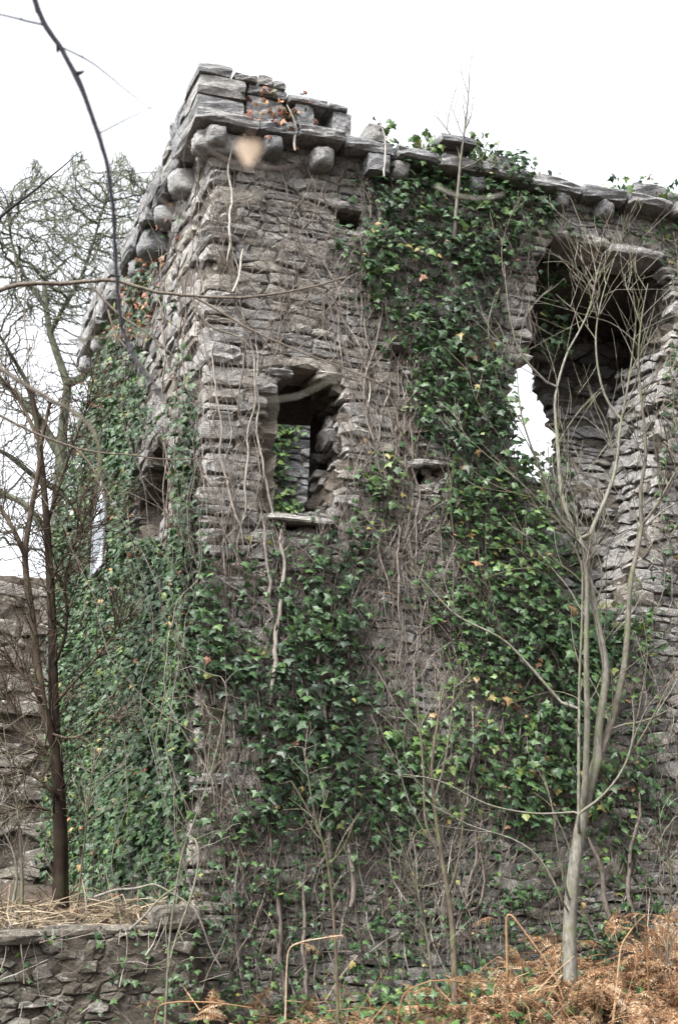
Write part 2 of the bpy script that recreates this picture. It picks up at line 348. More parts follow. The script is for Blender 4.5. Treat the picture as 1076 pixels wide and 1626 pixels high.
# every stone is recorded first; the 300 that show largest become parts, the rest one part
STONES = []
def add_stone(c, axes, half, mat, n=2, k=12, shear=.12, jit=.045, tint=None):
    mb = MB(); rock(mb, c, axes, half, n=n, k=k, shear=shear, jit=jit, tint=tint); STONES.append((mb, mat))
def clip(poly, m, nv):
    out = []; d = [(p[0]-m[0])*nv[0]+(p[1]-m[1])*nv[1] for p in poly]
    for i in range(len(poly)):
        j = (i+1) % len(poly)
        if d[i] <= 0: out.append(poly[i])
        if (d[i] <= 0) != (d[j] <= 0):
            f = d[i]/(d[i]-d[j]); out.append((poly[i][0]+f*(poly[j][0]-poly[i][0]), poly[i][1]+f*(poly[j][1]-poly[i][1])))
    return out
def courses(a0, a1, z0, z1, holes, place, s, mat, hmin=.035, hmax=.125, wavg=.2, depth=.15, top=None, rough=.011, tint=None, gap=.0035, jz=.14, drop=.1):
    """random rubble brought to rough courses: cells of a jittered grid, each an uneven block with its own tilt"""
    zr = [z0]
    while zr[-1] < z1: zr.append(zr[-1] + hmin + (hmax-hmin)*rng.beta(1.3, 1.8))
    zr = np.array(zr); nr = len(zr)-1; rows = []
    for r in range(nr):
        W = wavg*rng.uniform(.75, 1.3); a = a0 - rng.uniform(0, W); xs = []
        while a < a1+W:
            if rng.random() > drop: xs.append(((a)/wavg, r+.5+rng.normal(0, jz)*.8))
            a += W*rng.uniform(.45, 1.55)
        rows.append(xs)
    zi = np.arange(nr+1)
    for r in range(nr):
        for (x, t) in rows[r]:
            poly = [(x-2.2, max(t-1.3, 0)), (x+2.2, max(t-1.3, 0)), (x+2.2, min(t+1.3, nr)), (x-2.2, min(t+1.3, nr))]
            for q in range(max(0, r-2), min(nr, r+3)):
                for (x2, t2) in rows[q]:
                    if (x2 != x or t2 != t) and abs(x2-x) < 3.6:
                        poly = clip(poly, ((x+x2)/2, (t+t2)/2), (x2-x, t2-t))
                        if len(poly) < 3: break
                if len(poly) < 3: break
            if len(poly) < 3: continue
            P_ = np.array(poly); A = P_[:, 0]*wavg; Z = np.interp(P_[:, 1], zi, zr); Z = Z + .018*np.sin(A*2.1+s)+.010*np.sin(A*5.7+Z*2+s)
            ca, cz = A.mean(), Z.mean()
            if ca < a0-.02 or ca > a1 or (top is not None and cz > top(ca)): continue
            A = np.clip(A, a0, a1+.1)
            hit = False
            for hp in holes or ():
                if in_poly(np.array([ca]), np.array([cz]), hp)[0]: hit = True; break
                ins = in_poly(A, Z, hp)
                for i in np.nonzero(ins)[0]:
                    f = np.linspace(1, 0, 15); g = ~in_poly(ca+(A[i]-ca)*f, cz+(Z[i]-cz)*f, hp); k = f[np.argmax(g)]+rng.uniform(0, .1)
                    A[i], Z[i] = ca+(A[i]-ca)*k, cz+(Z[i]-cz)*k
            if hit: continue
            B, Y = [], []
            for i in range(len(A)):
                j = (i+1) % len(A); l = hypot(A[j]-A[i], Z[j]-Z[i])
                if l < .018: continue
                B.append(A[i]); Y.append(Z[i])
                if l > .09: f = rng.uniform(.35, .65); B.append(A[i]+f*(A[j]-A[i])+rng.normal(0, .006)); Y.append(Z[i]+f*(Z[j]-Z[i])+rng.normal(0, .007))
            if len(B) < 4: continue
            B, Y = np.array(B), np.array(Y); ca, cz = B.mean(), Y.mean(); dx, dy = B-ca, Y-cz; m = len(B)
            g = rng.uniform(.4, 1.7)*gap; ex, ey = np.abs(dx).max()+1e-6, np.abs(dy).max()+1e-6
            dx *= max(.5, 1-g/ex); dy *= max(.5, 1-g/ey)
            tx, ty = rng.normal(0, .045), rng.normal(0, .085); out = rng.normal(0, rough); bev = rng.uniform(.006, .017)
            in_ = 1-rng.uniform(.10, .30, m)
            fx, fy = dx*in_, dy*in_
            w_front = -out - (tx*fx+ty*fy) + rng.normal(0, .005, m); w_edge = -out - (tx*dx+ty*dy) + bev + rng.normal(0, .005, m)
            a_ = np.concatenate([[ca], ca+fx, ca+dx, ca+dx*.93]); z_ = np.concatenate([[cz], cz+fy, cz+dy, cz+dy*.93])
            w_ = np.concatenate([[-out-rng.uniform(-.004, .012)], w_front, w_edge, np.full(m, depth)]) + wall_wave(np.array(ca), np.array(cz), s)
            i = np.arange(m); j = (i+1) % m
            tr = np.stack([np.zeros(m, int), 1+i, 1+j], -1); qd = np.concatenate([np.stack([1+i, 1+m+i, 1+m+j, 1+j], -1), np.stack([1+m+i, 1+2*m+i, 1+2*m+j, 1+m+j], -1)])
            mb = MB(); mb.add(place(a_, z_, w_), quads=qd, tris=tr, tint=rng.random() if tint is None else np.clip(rng.normal(tint, .2), 0, 1)); STONES.append((mb, mat))
AX_R = np.array([DR, ZU, -DL]); AX_L = np.array([DL, ZU, -DR])
# quoins at the corner, alternating long and short, showing on both faces
z = .75; flip = 0
while z < ZC-.04:
    h = min(rng.choice([rng.uniform(.06, .1), rng.uniform(.1, .17)]), ZC-z); la, lb = ((.36, .25), (.24, .42))[flip % 2]
    la *= rng.uniform(.6, 1.3); lb *= rng.uniform(.7, 1.2); flip += 1
    o_ = rng.normal(.004, .012)
    add_stone(T(la/2-o_, lb/2-o_, z+h/2), AX_R, (la/2, h/2-.004, lb/2), M_STONE, n=4, k=9, shear=.12, jit=.035, tint=rng.uniform(.3, 1) if z > 3.3 else rng.uniform(.8, 1))
    z += h
courses(.2, 5.4, .55, ZC-.01, HOLES_R, placeR, 0, M_STONE)
courses(.28, LEN_L, 1.0, ZC-.01, HOLES_L, placeL, 5, M_STONE, wavg=.28, hmin=.045, hmax=.14, rough=.016)
# slabs bridging the put-log holes, the window head and the head of the breach
def slab(u0, u1, z0, h, outp, dep, mat=M_STONE, n=3, tint=None, tilt=0.0):
    ax = np.array([nrm(DR + ZU*tilt), ZU, -DL])
    add_stone(T((u0+u1)/2, dep/2-outp, z0+h/2), ax, ((u1-u0)/2, h/2, dep/2), mat, n=n, k=9, shear=.05, jit=.03, tint=tint)
for (xa, ya, xb, yb, hh, op) in ((525, 338, 572, 333, .07, .05), (648, 742, 706, 740, .045, .05), (615, 553, 645, 553, .04, .03),
                                 (425, 606, 466, 590, .06, .03), (455, 584, 515, 584, .06, .02), (500, 604, 548, 604, .07, .03), (405, 628, 440, 620, .07, .03),
                                 (395, 648, 424, 646, .08, .02), (862, 378, 925, 384, .07, .05), (915, 388, 975, 396, .09, .04), (962, 400, 1052, 420, .08, .07)):
    (u0, z0), (u1, z1) = onR(xa, ya), onR(xb, yb); slab(min(u0, u1), max(u0, u1), (z0+z1)/2, hh, op, .42)
us0, zs0 = onR(424, 826); us1, _ = onR(522, 826)
SILL = (us0, us1, zs0)
# reveals: right jamb of the small window, right and left sides of the breach
def reveal(edge, z0, z1, w0, w1, side, splay=0.0, rough=.04, tint=None):
    pl = lambda a, z, wv: P0 + DR*(np.array([edge(float(q)) for q in np.atleast_1d(z)]) + splay*a + side*-wv)[..., None] + DL*a[..., None] + ZU*z[..., None]
    courses(w0, w1, z0, z1, None, pl, 7, M_STONE, wavg=.17, rough=rough*.8, tint=tint, jz=.25, gap=.008)
def poly_edge(poly, side):
    P = np.array(poly)
    def f(z):
        xs = []
        for i in range(len(P)):
            (x1, y1), (x2, y2) = P[i], P[(i+1) % len(P)]
            if (y1-z)*(y2-z) <= 0 and y1 != y2: xs.append(x1+(x2-x1)*(z-y1)/(y2-y1))
        if not xs: return P[:, 0].max() if side < 0 else P[:, 0].min()
        return max(xs) if side < 0 else min(xs)
    return f
reveal(poly_edge(W1, -1), onR(520, 812)[1], onR(520, 640)[1], .03, .5, -1)
reveal(poly_edge(BR, -1), onR(985, 965)[1], onR(1040, 560)[1], .03, .6, -1, splay=-.12, rough=.032, tint=.35)
courses(2.3, 4.6, onR(900, 1000)[1], ZC-.4, [BR2], lambda a, z_, wv: placeR(a, z_, wv+.46+.95*np.clip((z_-4.7)/1.3, 0, 1)), 11, M_STONE, wavg=.18, rough=.03, jz=.25, gap=.008, tint=.3)
# parapet: cornice slabs, corbels, merlon stones, loops
cap = []
def block(name, u0, u1, w0, w1, z0, z1, n=4, k=8, shear=.06, jit=.02, tint=None, smooth=False, mat=None):
    mb = MB(); c = T((u0+u1)/2, (w0+w1)/2, (z0+z1)/2); k = k if smooth else max(k, 16)
    rock(mb, c, AX_R, ((u1-u0)/2, (z1-z0)/2, (w1-w0)/2), n=n, k=k, shear=shear, jit=jit, tint=tint)
    return part(name, mb, mat or M_CAP, tower, smooth=smooth, origin=c)
PO = .17
uu = -PO
cuts = [-.17, .32, .62, 1.0, 1.42, 1.78, 2.12, 2.6, 3.05, 3.48, 3.9, 4.4, 5.0, 5.6]
for i in range(len(cuts)-1):
    dz = rng.uniform(-.015, .015) - (.03 if cuts[i] > 2.4 else 0)
    block('cornice_slab', cuts[i]+.004, cuts[i+1]-.004, -PO-rng.uniform(-.02, .03), .5, ZC+dz, ZC+.085+dz+rng.uniform(0, .02), jit=.025)
wc = [.5, 1.05, 1.5, 2.1, 2.7, 3.2, 3.8, 4.4, 5.15]
for i in range(len(wc)-1):
    if i == 4: continue
    dz = rng.uniform(-.02, .02)
    block('cornice_slab', -PO-rng.uniform(-.02, .03), .5, wc[i]+.004, wc[i+1]-.004, ZC+dz, ZC+.09+dz, jit=.025)
def corbel(u, wv, face, s=1.0):
    if face == 'R': block('corbel', u-.085*s, u+.085*s, -.15*s, .3, ZC-.175*s, ZC-.01, n=6, k=4.6, shear=.16, jit=.024, smooth=True)
    else: block('corbel', -.15*s, .3, wv-.1*s, wv+.1*s, ZC-.2*s, ZC-.01, n=6, k=4.4, shear=.16, jit=.024, smooth=True)
for px_, py_, s in ((347, 188, 1.0), (438, 205, .9), (516, 218, 1.05), (640, 245, .9), (760, 262, .9), (896, 306, .9), (968, 321, .95)):
    corbel(onR(px_, py_, .15)[0], 0, 'R', s)
for wv, s in ((.02, 1.0), (.62, 1.15), (1.25, 1.0), (1.75, 1.2), (2.3, 1.0), (4.15, 1.0), (4.75, 1.0)): corbel(0, wv, 'L', s)
Z1 = ZC+.095
def merlon(u0, u1, w0, w1, z0, z1, lenaxis, seed):
    """a parapet stretch laid in two or three courses of stones"""
    z = z0
    while z < z1-.03:
        h = min(rng.uniform(.11, .19), z1-z)
        if z1-z-h < .05: h = z1-z
        a, e = (u0, u1) if lenaxis == 'u' else (w0, w1)
        while a < e-.02:
            l = rng.uniform(.2, .48)
            if e-a-l < .12: l = e-a
            o1 = rng.uniform(-.015, .015)
            if lenaxis == 'u': block('parapet_stone', a+.003, a+l-.003, w0+o1, w1, z+.003, z+h-.003, n=3, k=10, shear=.06, jit=.03)
            else: block('parapet_stone', u0+o1, u1, a+.003, a+l-.003, z+.003, z+h-.003, n=3, k=10, shear=.06, jit=.03)
            a += l
        z += h
merlon(-.155, .22, -.155, .26, Z1, 7.40, 'u', 1); merlon(.225, .535, -.15, .26, Z1, 7.40, 'u', 1)
for a, b, h in ((-.16, .10, .085), (.12, .30, .05), (.31, .42, .075), (.425, .53, .055)):
    block('coping_slab', a, b, -.165, .27, 7.402, 7.402+h, n=3, k=9, jit=.03)
merlon(-.155, .24, .265, .72, Z1, 7.5, 'w', 2); merlon(-.15, .24, .725, 2.66, Z1, 7.36, 'w', 3); merlon(-.15, .24, 3.25, 5.1, Z1, 7.44, 'w', 4)
# two loops between short piers under a long coping
for a, b in ((.60, .76), (.90, 1.06)): merlon(a, b, -.15, .2, Z1, 7.31, 'u', 5)
block('coping_slab', .545, .86, -.17, .24, 7.312, 7.365, n=3, k=9, jit=.025); block('coping_slab', .865, 1.02, -.165, .24, 7.312, 7.36, n=3, k=9, jit=.025)
(um, zm) = onR(600, 205, .15); block('parapet_stone', um-.07, um+.06, -.15, .2, Z1, 7.27, n=3, k=7, jit=.03); block('parapet_stone', um-.08, um+.1, -.15, .2, ZC-.16, ZC-.01, n=3, k=7)
(ua, za), (ub, zb_) = onR(700, 222, .2), onR(752, 210, .2)
block('coping_slab', ua-.02, ub, -.26, .35, za-.02, za+.05, n=3, k=9, jit=.02); block('parapet_stone', ua+.05, ub-.04, -.12, .25, Z1, za-.022, n=3, jit=.03)
for a, b, h in ((2.22, 2.42, .09), (3.55, 3.85, .10), (3.86, 4.3, .07)): block('parapet_stone', a, b, -.14, .25, Z1-.02, Z1+h, n=3, jit=.03)
mb = MB(); rock(mb, T(4.2, 1.15, 6.78), AX_R, (1.75, .24, .72), n=6, k=14, shear=.04, jit=.02, tint=.3); part('added_shade_slab', mb, M_CORE, tower)  # block added above the breach to shut out sky light and darken the recess
# window sill
block('window_sill', SILL[0]-.02, SILL[1]+.01, -.07, .3, SILL[2]-.005, SILL[2]+.04, n=4, k=7, jit=.03, mat=M_STONE, tint=.55)
up_, zp_ = onR(487, 730, -1.0); zh_ = onR(450, 606)[1]
def shade_block(u0, u1, w0, w1, z0, z1, nm):
    mb = MB(); rock(mb, T((u0+u1)/2, (w0+w1)/2, (z0+z1)/2), AX_R, ((u1-u0)/2, (z1-z0)/2, (w1-w0)/2), n=6, k=14, shear=.06, jit=.05, tint=.3); part(nm, mb, M_CORE, tower)
shade_block(up_, up_+.7, .58, 1.02, 3.6, zh_+.2, 'added_dark_pier'); shade_block(-.3+.6, up_+.8, .58, 1.5, zh_+.21, zh_+.5, 'added_shade_slab')  # added blocks: dark mass right of the window bay, slab above shading it
# inner wall seen through the small window
IW = 4.4
ui0, zi0 = onR(395, 850, -IW); ui1, zi1 = onR(560, 590, -IW)
core_wall('inner_wall', ui0-1.0, ui1+.5, 1.1, zi1+.7, .4, [], lambda a, z_, wv: placeR(a, z_, wv+IW), 9, cell=.12, parent=tower)
courses(ui0-.6, ui1+.3, zi0-.8, zi1+.55, [], lambda a, zz, wv: placeR(a, zz, wv+IW), 9, M_CAP)

# ------------------------------------------------------------------ ivy density, row by row in 40 px cells, read off the photograph
DENS = {4: '000000000000002000000000000', 5: '000000000000000050544350000', 6: '000000000000007787777000000', 7: '000000000000005776777600222',
 8: '000014200000015766777703323', 9: '000013100000067777776332034', 10: '000013100000037767765120003', 11: '000013100000006657640000002',
 12: '000013100000002767750000002', 13: '000142010000000577761000023', 14: '000142010000000277772000022', 15: '000273030000000068883000003',
 16: '000273030000000067888400023', 17: '000573060000000047788630032', 18: '002575060000004304886740023', 19: '002575060000006406888742003',
 20: '002575060010213216888853002', 21: '007686481034345002788863003', 22: '007787883433662112788864012', 23: '008787885355773223688864301',
 24: '007887886356774115888886440', 25: '007888887556774104888887650', 26: '007888886667765213788887530', 27: '007888843667786222457887430',
 28: '007788842578885455447887340', 29: '006788841478875765558887240', 30: '006788741268875775548887450', 31: '006787741368887774387777464',
 32: '005777743466677766336766353', 33: '003666544433454631234312530', 34: '002555355554444444324542330', 35: '000222255555445433256642340',
 36: '000000255544454554355455440', 37: '000000045544445554455455540', 38: '000000005554455545555554440', 39: '000000004444444445544443330', 40: '000000002222222222222222220'}
DM = np.zeros((42, 28))
for r_, s_ in DENS.items():
    for c_, ch in enumerate(s_[:28]): DM[r_, c_] = int(ch)
def dens(px, py):
    x = np.clip(px/40-.5, 0, 26.999); y = np.clip(py/40-.5, 0, 40.999); i = x.astype(int); j = y.astype(int); fx, fy = x-i, y-j
    return (DM[j, i]*(1-fx)+DM[j, i+1]*fx)*(1-fy) + (DM[j+1, i]*(1-fx)+DM[j+1, i+1]*fx)*fy

# ------------------------------------------------------------------ lay the stones
def finish_stones(stones, parent, limit=300):
    sc = np.zeros(len(stones))
    for i, (mb, mt) in enumerate(stones):
        x, y, dz = proj(mb.V[0]); cx, cy = x.mean(), y.mean()
        vis = 1 if (-10 < cx < 1086 and -10 < cy < 1636) else 0
        sc[i] = np.ptp(x)*np.ptp(y)*vis*(1-.09*float(dens(np.array([cx]), np.array([cy]))[0]))
    top = set(np.argsort(-sc)[:limit].tolist()); rest = {}
    for i, (mb, mt) in enumerate(stones):
        if i in top: part('stone', mb, mt, parent); continue
        r = rest.setdefault(mt.name, (MB(), mt))[0]
        for V, t in zip(mb.V, mb.t): r.add(V, mb.Fq[0] if mb.Fq else None, mb.Ft[0] if mb.Ft else None, t)
    for mb, mt in rest.values(): part('rubble', mb, mt, parent, stuff=True)
finish_stones(STONES, tower); STONES = []

# narrow glazed lancet high on the left face
mbf, mbp = MB(), MB()
w_lo, w_hi = onL(166, 850, .12)[0], onL(149, 850, .12)[0]
zb0, zt0 = onL(156, 905, .12)[1], onL(156, 790, .12)[1]; wm = (w_lo+w_hi)/2
pane = [(w_lo, zb0), (w_hi, zb0), (w_hi, zt0-.15), (wm, zt0+.12), (w_lo, zt0-.15)]
mbp.add([T(-.12, a, b) for a, b in pane], tris=[(0, 1, 2), (0, 2, 4), (2, 3, 4)])
P5 = [T(-.125, a, b) for a, b in pane]
for i in range(5): mbf.tube([P5[i], P5[(i+1) % 5]], .010, 4)
for s in np.linspace(0, 1, 9):
    for sg in (-1, 1):
        za, zb2 = zb0 + s*(zt0-zb0-.35), zb0 + s*(zt0-zb0-.35) + .3
        mbf.tube([T(-.122, w_lo if sg > 0 else w_hi, za), T(-.122, w_hi if sg > 0 else w_lo, zb2)], .003, 3)
m, t_, b_ = new_mat('old_glass'); b_.inputs['Base Color'].default_value = (.40, .46, .52, 1); b_.inputs['Roughness'].default_value = .3
b_.inputs['Specular IOR Level'].default_value = .8
bp_ = nd(t_, 'ShaderNodeBump'); bp_.inputs['Distance'].default_value = .02; t_.links.new(noise(t_, 14, 2), bp_.inputs['Height']); t_.links.new(bp_.outputs[0], b_.inputs['Normal'])
fr = part('lancet_frame', mbf, M_CAP, tower); pn = part('lancet_pane', mbp, m, fr)

# ------------------------------------------------------------------ low retaining wall and the far wall on the left
low = thing('retaining_wall', 'low mossy stone retaining wall running left from the foot of the tower', 'wall', T(-1.5, -.3, .5))
core_wall('wall_core', -4.2, -.04, .1, 1.3, .5, [], lambda a, z_, wv: placeR(a, z_, wv-.32), 3, cell=.08, parent=low)
courses(-4.1, -.06, .3, 1.30, [], lambda a, zz, wv: placeR(a, zz, wv-.30), 3, M_LOW, hmin=.04, hmax=.09, wavg=.115, rough=.014, jz=.3, gap=.002)
for a in np.arange(-4.0, -.35, .34):
    add_stone(T(a+.17, -.14+rng.normal(0, .02), 1.33+rng.normal(0, .012)), AX_R, (.17, .04, .19), M_LOW, n=3, k=7, jit=.05)
add_stone(T(-.16, -.22, 1.42), AX_R, (.15, .075, .14), M_LOW, n=4, k=5, jit=.04)
finish_stones(STONES, low); STONES = []
n = 520; a = -rng.beta(1, 2.2, n)*2.2-.02; zz = rng.uniform(.75, 1.36, n); k = rng.random(n) < np.clip(.5+.5*a+.5*smooth_noise(a*4, zz*4), .06, 1); a, zz = a[k], zz[k]
pos = placeR(a, zz, -.33-rng.uniform(0, .06, len(a))+wall_wave(a, zz, 3)); lw_ivy = (pos, a)
FW = 6.4
fu0, fz0 = onR(-60, 1440, -FW); fu1, fz1 = onR(90, 910, -FW)
far = thing('ruined_wall', 'dark overgrown broken wall behind the twiggy bush at far left', 'wall', T((fu0+fu1)/2, FW, 1.5))
core_wall('wall_core', fu0-2.0, fu1+.9, 1.0, fz1-.05, .5, [], lambda a, z_, wv: placeR(a, z_, wv+FW), 4, cell=.12, parent=far)
courses(fu0-1.8, fu1+.9, 1.2, fz1+.05, [], lambda a, zz, wv: placeR(a, zz, wv+FW), 4, M_LOW, hmin=.08, hmax=.24, wavg=.35, rough=.05,
        top=lambda a: fz1-.05+.15*math.sin(a*2.3)+.1*math.sin(a*7))
finish_stones(STONES, far); STONES = []

# ------------------------------------------------------------------ leaves
def ivy_template(v, plain=0.0):
    r = np.random.default_rng(v)
    half = np.array([(.0, .26), (.26, .40), (.29, .22), (.54, .06), (.22, -.08), (.0, -.58)])
    if plain: half = half*(1-plain) + plain*np.array([(.0, .34), (.24, .36), (.36, .20), (.36, -.02), (.24, -.28), (.0, -.56)])
    half = half*r.uniform(.86, 1.14, half.shape); half[0, 0] = half[-1, 0] = 0
    pts = [tuple(p) for p in half] + [(-p[0]*r.uniform(.85, 1.15), p[1]*r.uniform(.9, 1.1)) for p in half[-2:0:-1]]
    V = [(0, .06, .03)] + [(x, y, -.16*abs(x)-.10*max(0, -y)**1.2 + r.normal(0, .02)) for x, y in pts]
    n = len(pts); return np.array(V), np.array([(0, 1+(i+1) % n, 1+i) for i in range(n)])
IVT = [ivy_template(i) for i in range(5)] + [ivy_template(i, .45) for i in (5, 6, 7)]
def small_template():
    V = np.array([(0, .5, 0), (.28, .15, .03), (.2, -.3, -.02), (0, -.5, -.06), (-.2, -.3, -.02), (-.28, .15, .03), (0, 0, -.04)], float)
    return V, np.array([(6, 1, 0), (6, 2, 1), (6, 3, 2), (6, 4, 3), (6, 5, 4), (6, 0, 5)])
SMT = [small_template()]
_leafmesh = {}
def leaf_mesh(kind, v, tb, mat):
    key = (kind, v, tb, mat.name)
    if key not in _leafmesh:
        V, Tt = (IVT if kind == 'ivy' else SMT)[v]; mb = MB(); mb.add(V, tris=Tt, tint=(tb+.5)/24)
        me = mb.mesh('leaf', (0, 0, 0)); me.materials.append(mat); _leafmesh[key] = me
    return _leafmesh[key]
def frames(nv, updir, spin):
    Z = nrm(nv); Y = nrm(updir - (updir*Z).sum(1, keepdims=True)*Z); X = np.cross(Y, Z)
    c, s = np.cos(spin)[:, None], np.sin(spin)[:, None]
    return X*c+Y*s, -X*s+Y*c, Z
def leaves(parent, pos, nv, size, tint, mat, kind='ivy', spin=.6, limit=300, up=None, rest_name='foliage'):
    n = len(pos)
    if n == 0: return
    u_ = np.tile(ZU, (n, 1)) if up is None else up
    X, Y, Z = frames(nv, u_ + rng.normal(0, .05, (n, 3)), rng.normal(0, spin, n))
    px, py, dz = proj(pos); face = np.abs((nrm(CAM-pos)*Z).sum(1))
    sc = size/dz*(.3+face)*((px > 0) & (px < 1076) & (py > 0) & (py < 1626)) + 1e-3*rng.random(n)
    vis = (size/dz*F_PX) > 9
    order = np.argsort(-sc); top = [i for i in order[:limit] if vis[i]] if limit else []
    topset = np.zeros(n, bool); topset[top] = True
    temps = IVT if kind == 'ivy' else SMT; vv = rng.integers(0, len(temps), n); pl = wloc(parent)
    for i in top:
        o = bpy.data.objects.new('leaf', leaf_mesh(kind, int(vv[i]), int(min(23, max(0, tint[i]*24))), mat))
        M = np.eye(4); M[:3, 0] = X[i]*size[i]; M[:3, 1] = Y[i]*size[i]; M[:3, 2] = Z[i]*size[i]; M[:3, 3] = pos[i]-pl
        o.parent = parent; o.matrix_local = Matrix(M.tolist()); COL.objects.link(o)
    mb = MB()
    for v, (V, Tt) in enumerate(temps):
        I = np.nonzero((vv == v) & ~topset)[0]
        if not len(I): continue
        W_ = (V[None, :, 0:1]*X[I][:, None] + V[None, :, 1:2]*Y[I][:, None] + V[None, :, 2:3]*Z[I][:, None])*size[I][:, None, None] + pos[I][:, None]
        F_ = Tt[None] + (np.arange(len(I))*len(V))[:, None, None]
        mb.add(W_.reshape(-1, 3), tris=F_.reshape(-1, 3), tint=np.repeat(tint[I], len(V)))
    part(rest_name, mb, mat, parent, stuff=True)

def tints(n, bright, yellow):
    t = np.clip(rng.normal(.22+.36*bright, .14, n), .02, .74); y = rng.random(n) < yellow
    t[y] = rng.uniform(.78, 1.0, y.sum()); return t

# sample both faces
def sample_wall(a0, a1, z0, z1, per_m2, place, outward, maxd, s):
    n = int((a1-a0)*(z1-z0)*per_m2); a = rng.uniform(a0, a1, n); z = rng.uniform(z0, z1, n)
    off = rng.uniform(.0, 1, n)**1.5; p0 = place(a, z, -off*(.03+maxd*.7)*(1.0 if s == 5 else 0.0)); px, py, _ = proj(p0); d = dens(px, py)
    cl = smooth_noise(a*3.1, z*3.1, s)*.4 + smooth_noise(a*8.3, z*7.1, s+2)*.35 + (smooth_noise(a*7.0, z*.9, s+4)*.55 if s == 5 else smooth_noise(a*6.0, z*1.3, s+4)*.3)
    pr = np.clip((d/8.5)**1.25*(1+1.0*cl) + (d > 5.5)*.15, 0, 1)
    k = rng.random(n) < pr; a, z, d, px, py = a[k], z[k], d[k], px[k], py[k]
    off = off[k]*(.03+maxd*(.7 if s == 5 else d/8))
    pos = place(a, z, -off-.02 + wall_wave(a, z, s)); return a, z, d, px, py, pos, off
aR, zR, dRn, xR, yR, pRp, offR = sample_wall(-.05, 4.3, .7, 7.3, 1150, placeR, -DL, .15, 0)
holes_clear = np.ones(len(aR), bool)
for hp in HOLES_R[:1]+HOLES_R[2:]: holes_clear &= ~in_poly(aR, zR, hp)
inB = in_poly(aR, zR, BR); holes_clear &= ~inB
def sel(mask):
    I = np.nonzero(mask & holes_clear)[0]; return I
def normals(n, outward, ang=38, sp=20, jit=.32):
    a = np.radians(rng.normal(ang, sp, n)); return outward*np.cos(a)[:, None] + ZU*np.sin(a)[:, None] + rng.normal(0, jit, (n, 3))

IVY = {}
def region(name, mask, label, bright, yellow, smin, smax):
    I = sel(mask); P_ = pRp[I]; base = P_[np.argmin(P_[:, 2])].copy()
    root = thing('ivy', label, 'ivy', base, 'ivy plants on the tower'); IVY[name] = root
    br = np.full(len(I), float(bright)) + .35*smooth_noise(aR[I]*1.3, zR[I]*1.3, 3)
    n = len(I); t = np.clip(rng.normal(.2+.36*br, .13), .02, .74)
    y = rng.random(n) < yellow*(1+np.clip(2*smooth_noise(aR[I]*2, zR[I]*2, 8), -.8, 3)); t[y] = rng.uniform(.76, 1.0, y.sum())
    sz = np.where(rng.random(n) < .3, rng.uniform(smin*.55, smin, n), rng.uniform(smin, smax*1.08, n))*(.72+.28*np.clip(dRn[I]/7, 0, 1))
    leaves(root, P_, normals(n, -DL), sz, t, M_IVY)
m_top = (xR > 520) & (yR < 770) & (xR < 945) & ~((xR < 650) & (yR > 640))
m_clump = (xR > 540) & (xR < 650) & (yR > 640) & (yR < 850)
m_right = (xR >= 945) | ((xR > 900) & (yR < 640))
m_win = (xR < 650) & (yR >= 790) & (yR < 1335) & ~m_clump
m_mid = (xR >= 650) & (yR >= 770) & (yR < 1335) & (xR < 945)
m_base = (yR >= 1335)
region('top', m_top & ~m_right, 'thick dark ivy column climbing to the parapet slab beside the breach', .3, .02, .05, .086)
region('clump', m_clump & ~m_right, 'small yellow-green ivy clump alone on bare stone right of the small window', .95, .10, .06, .095)
region('mid', m_mid & ~m_right, 'dense ivy mass with yellowed leaves under the breach, behind the grey sapling', .55, .035, .05, .086)
region('win', m_win, 'dark bluish ivy hanging in a broad patch under the small window sill', .2, .012, .05, .086)
region('base', m_base & ~m_right, 'sparse small-leaved ivy creeping over the foot of the front wall', .35, .03, .035, .065)
region('right', m_right, 'patchy ivy on the broken wall at the right edge, right of the breach', .4, .06, .055, .09)
tp = []
for px0, px1, n_, zt in ((648, 700, 90, .20), (748, 782, 110, .34), (585, 618, 60, .22), (985, 1076, 110, .22), (790, 850, 40, .1)):
    u0, u1 = onR(px0, 250, .1)[0], onR(px1, 270, .1)[0]
    for _ in range(n_): tp.append((rng.uniform(u0, u1), rng.uniform(-.2, .25), ZC+.06+zt*rng.random()**1.4))
tp = np.array(tp); pos = P0 + DR*tp[:, :1] + DL*tp[:, 1:2] + ZU*tp[:, 2:]
rt = thing('ivy', 'light green ivy tufts sprouting along the parapet against the sky', 'ivy', pos[np.argmin(pos[:, 2])], 'ivy plants on the tower')
leaves(rt, pos, normals(len(pos), -DL, 20, 40, .6), rng.uniform(.045, .085, len(pos)), tints(len(pos), .9, .06), M_IVY, limit=200, spin=1.2)
mb = MB()
for _ in range(26):
    q = tp[rng.integers(len(tp))]; b = T(q[0], q[1], ZC+.03); d_ = nrm(np.array([rng.normal(0, .35), rng.normal(0, .35), 1])); l = rng.uniform(.12, .38)
    mb.tube(np.array([b, b+d_*l*.5+rng.normal(0, .01, 3), b+d_*l]), [.004, .003, .0015], 3, .5)
part('stem', mb, M_STEM, rt, stuff=True)
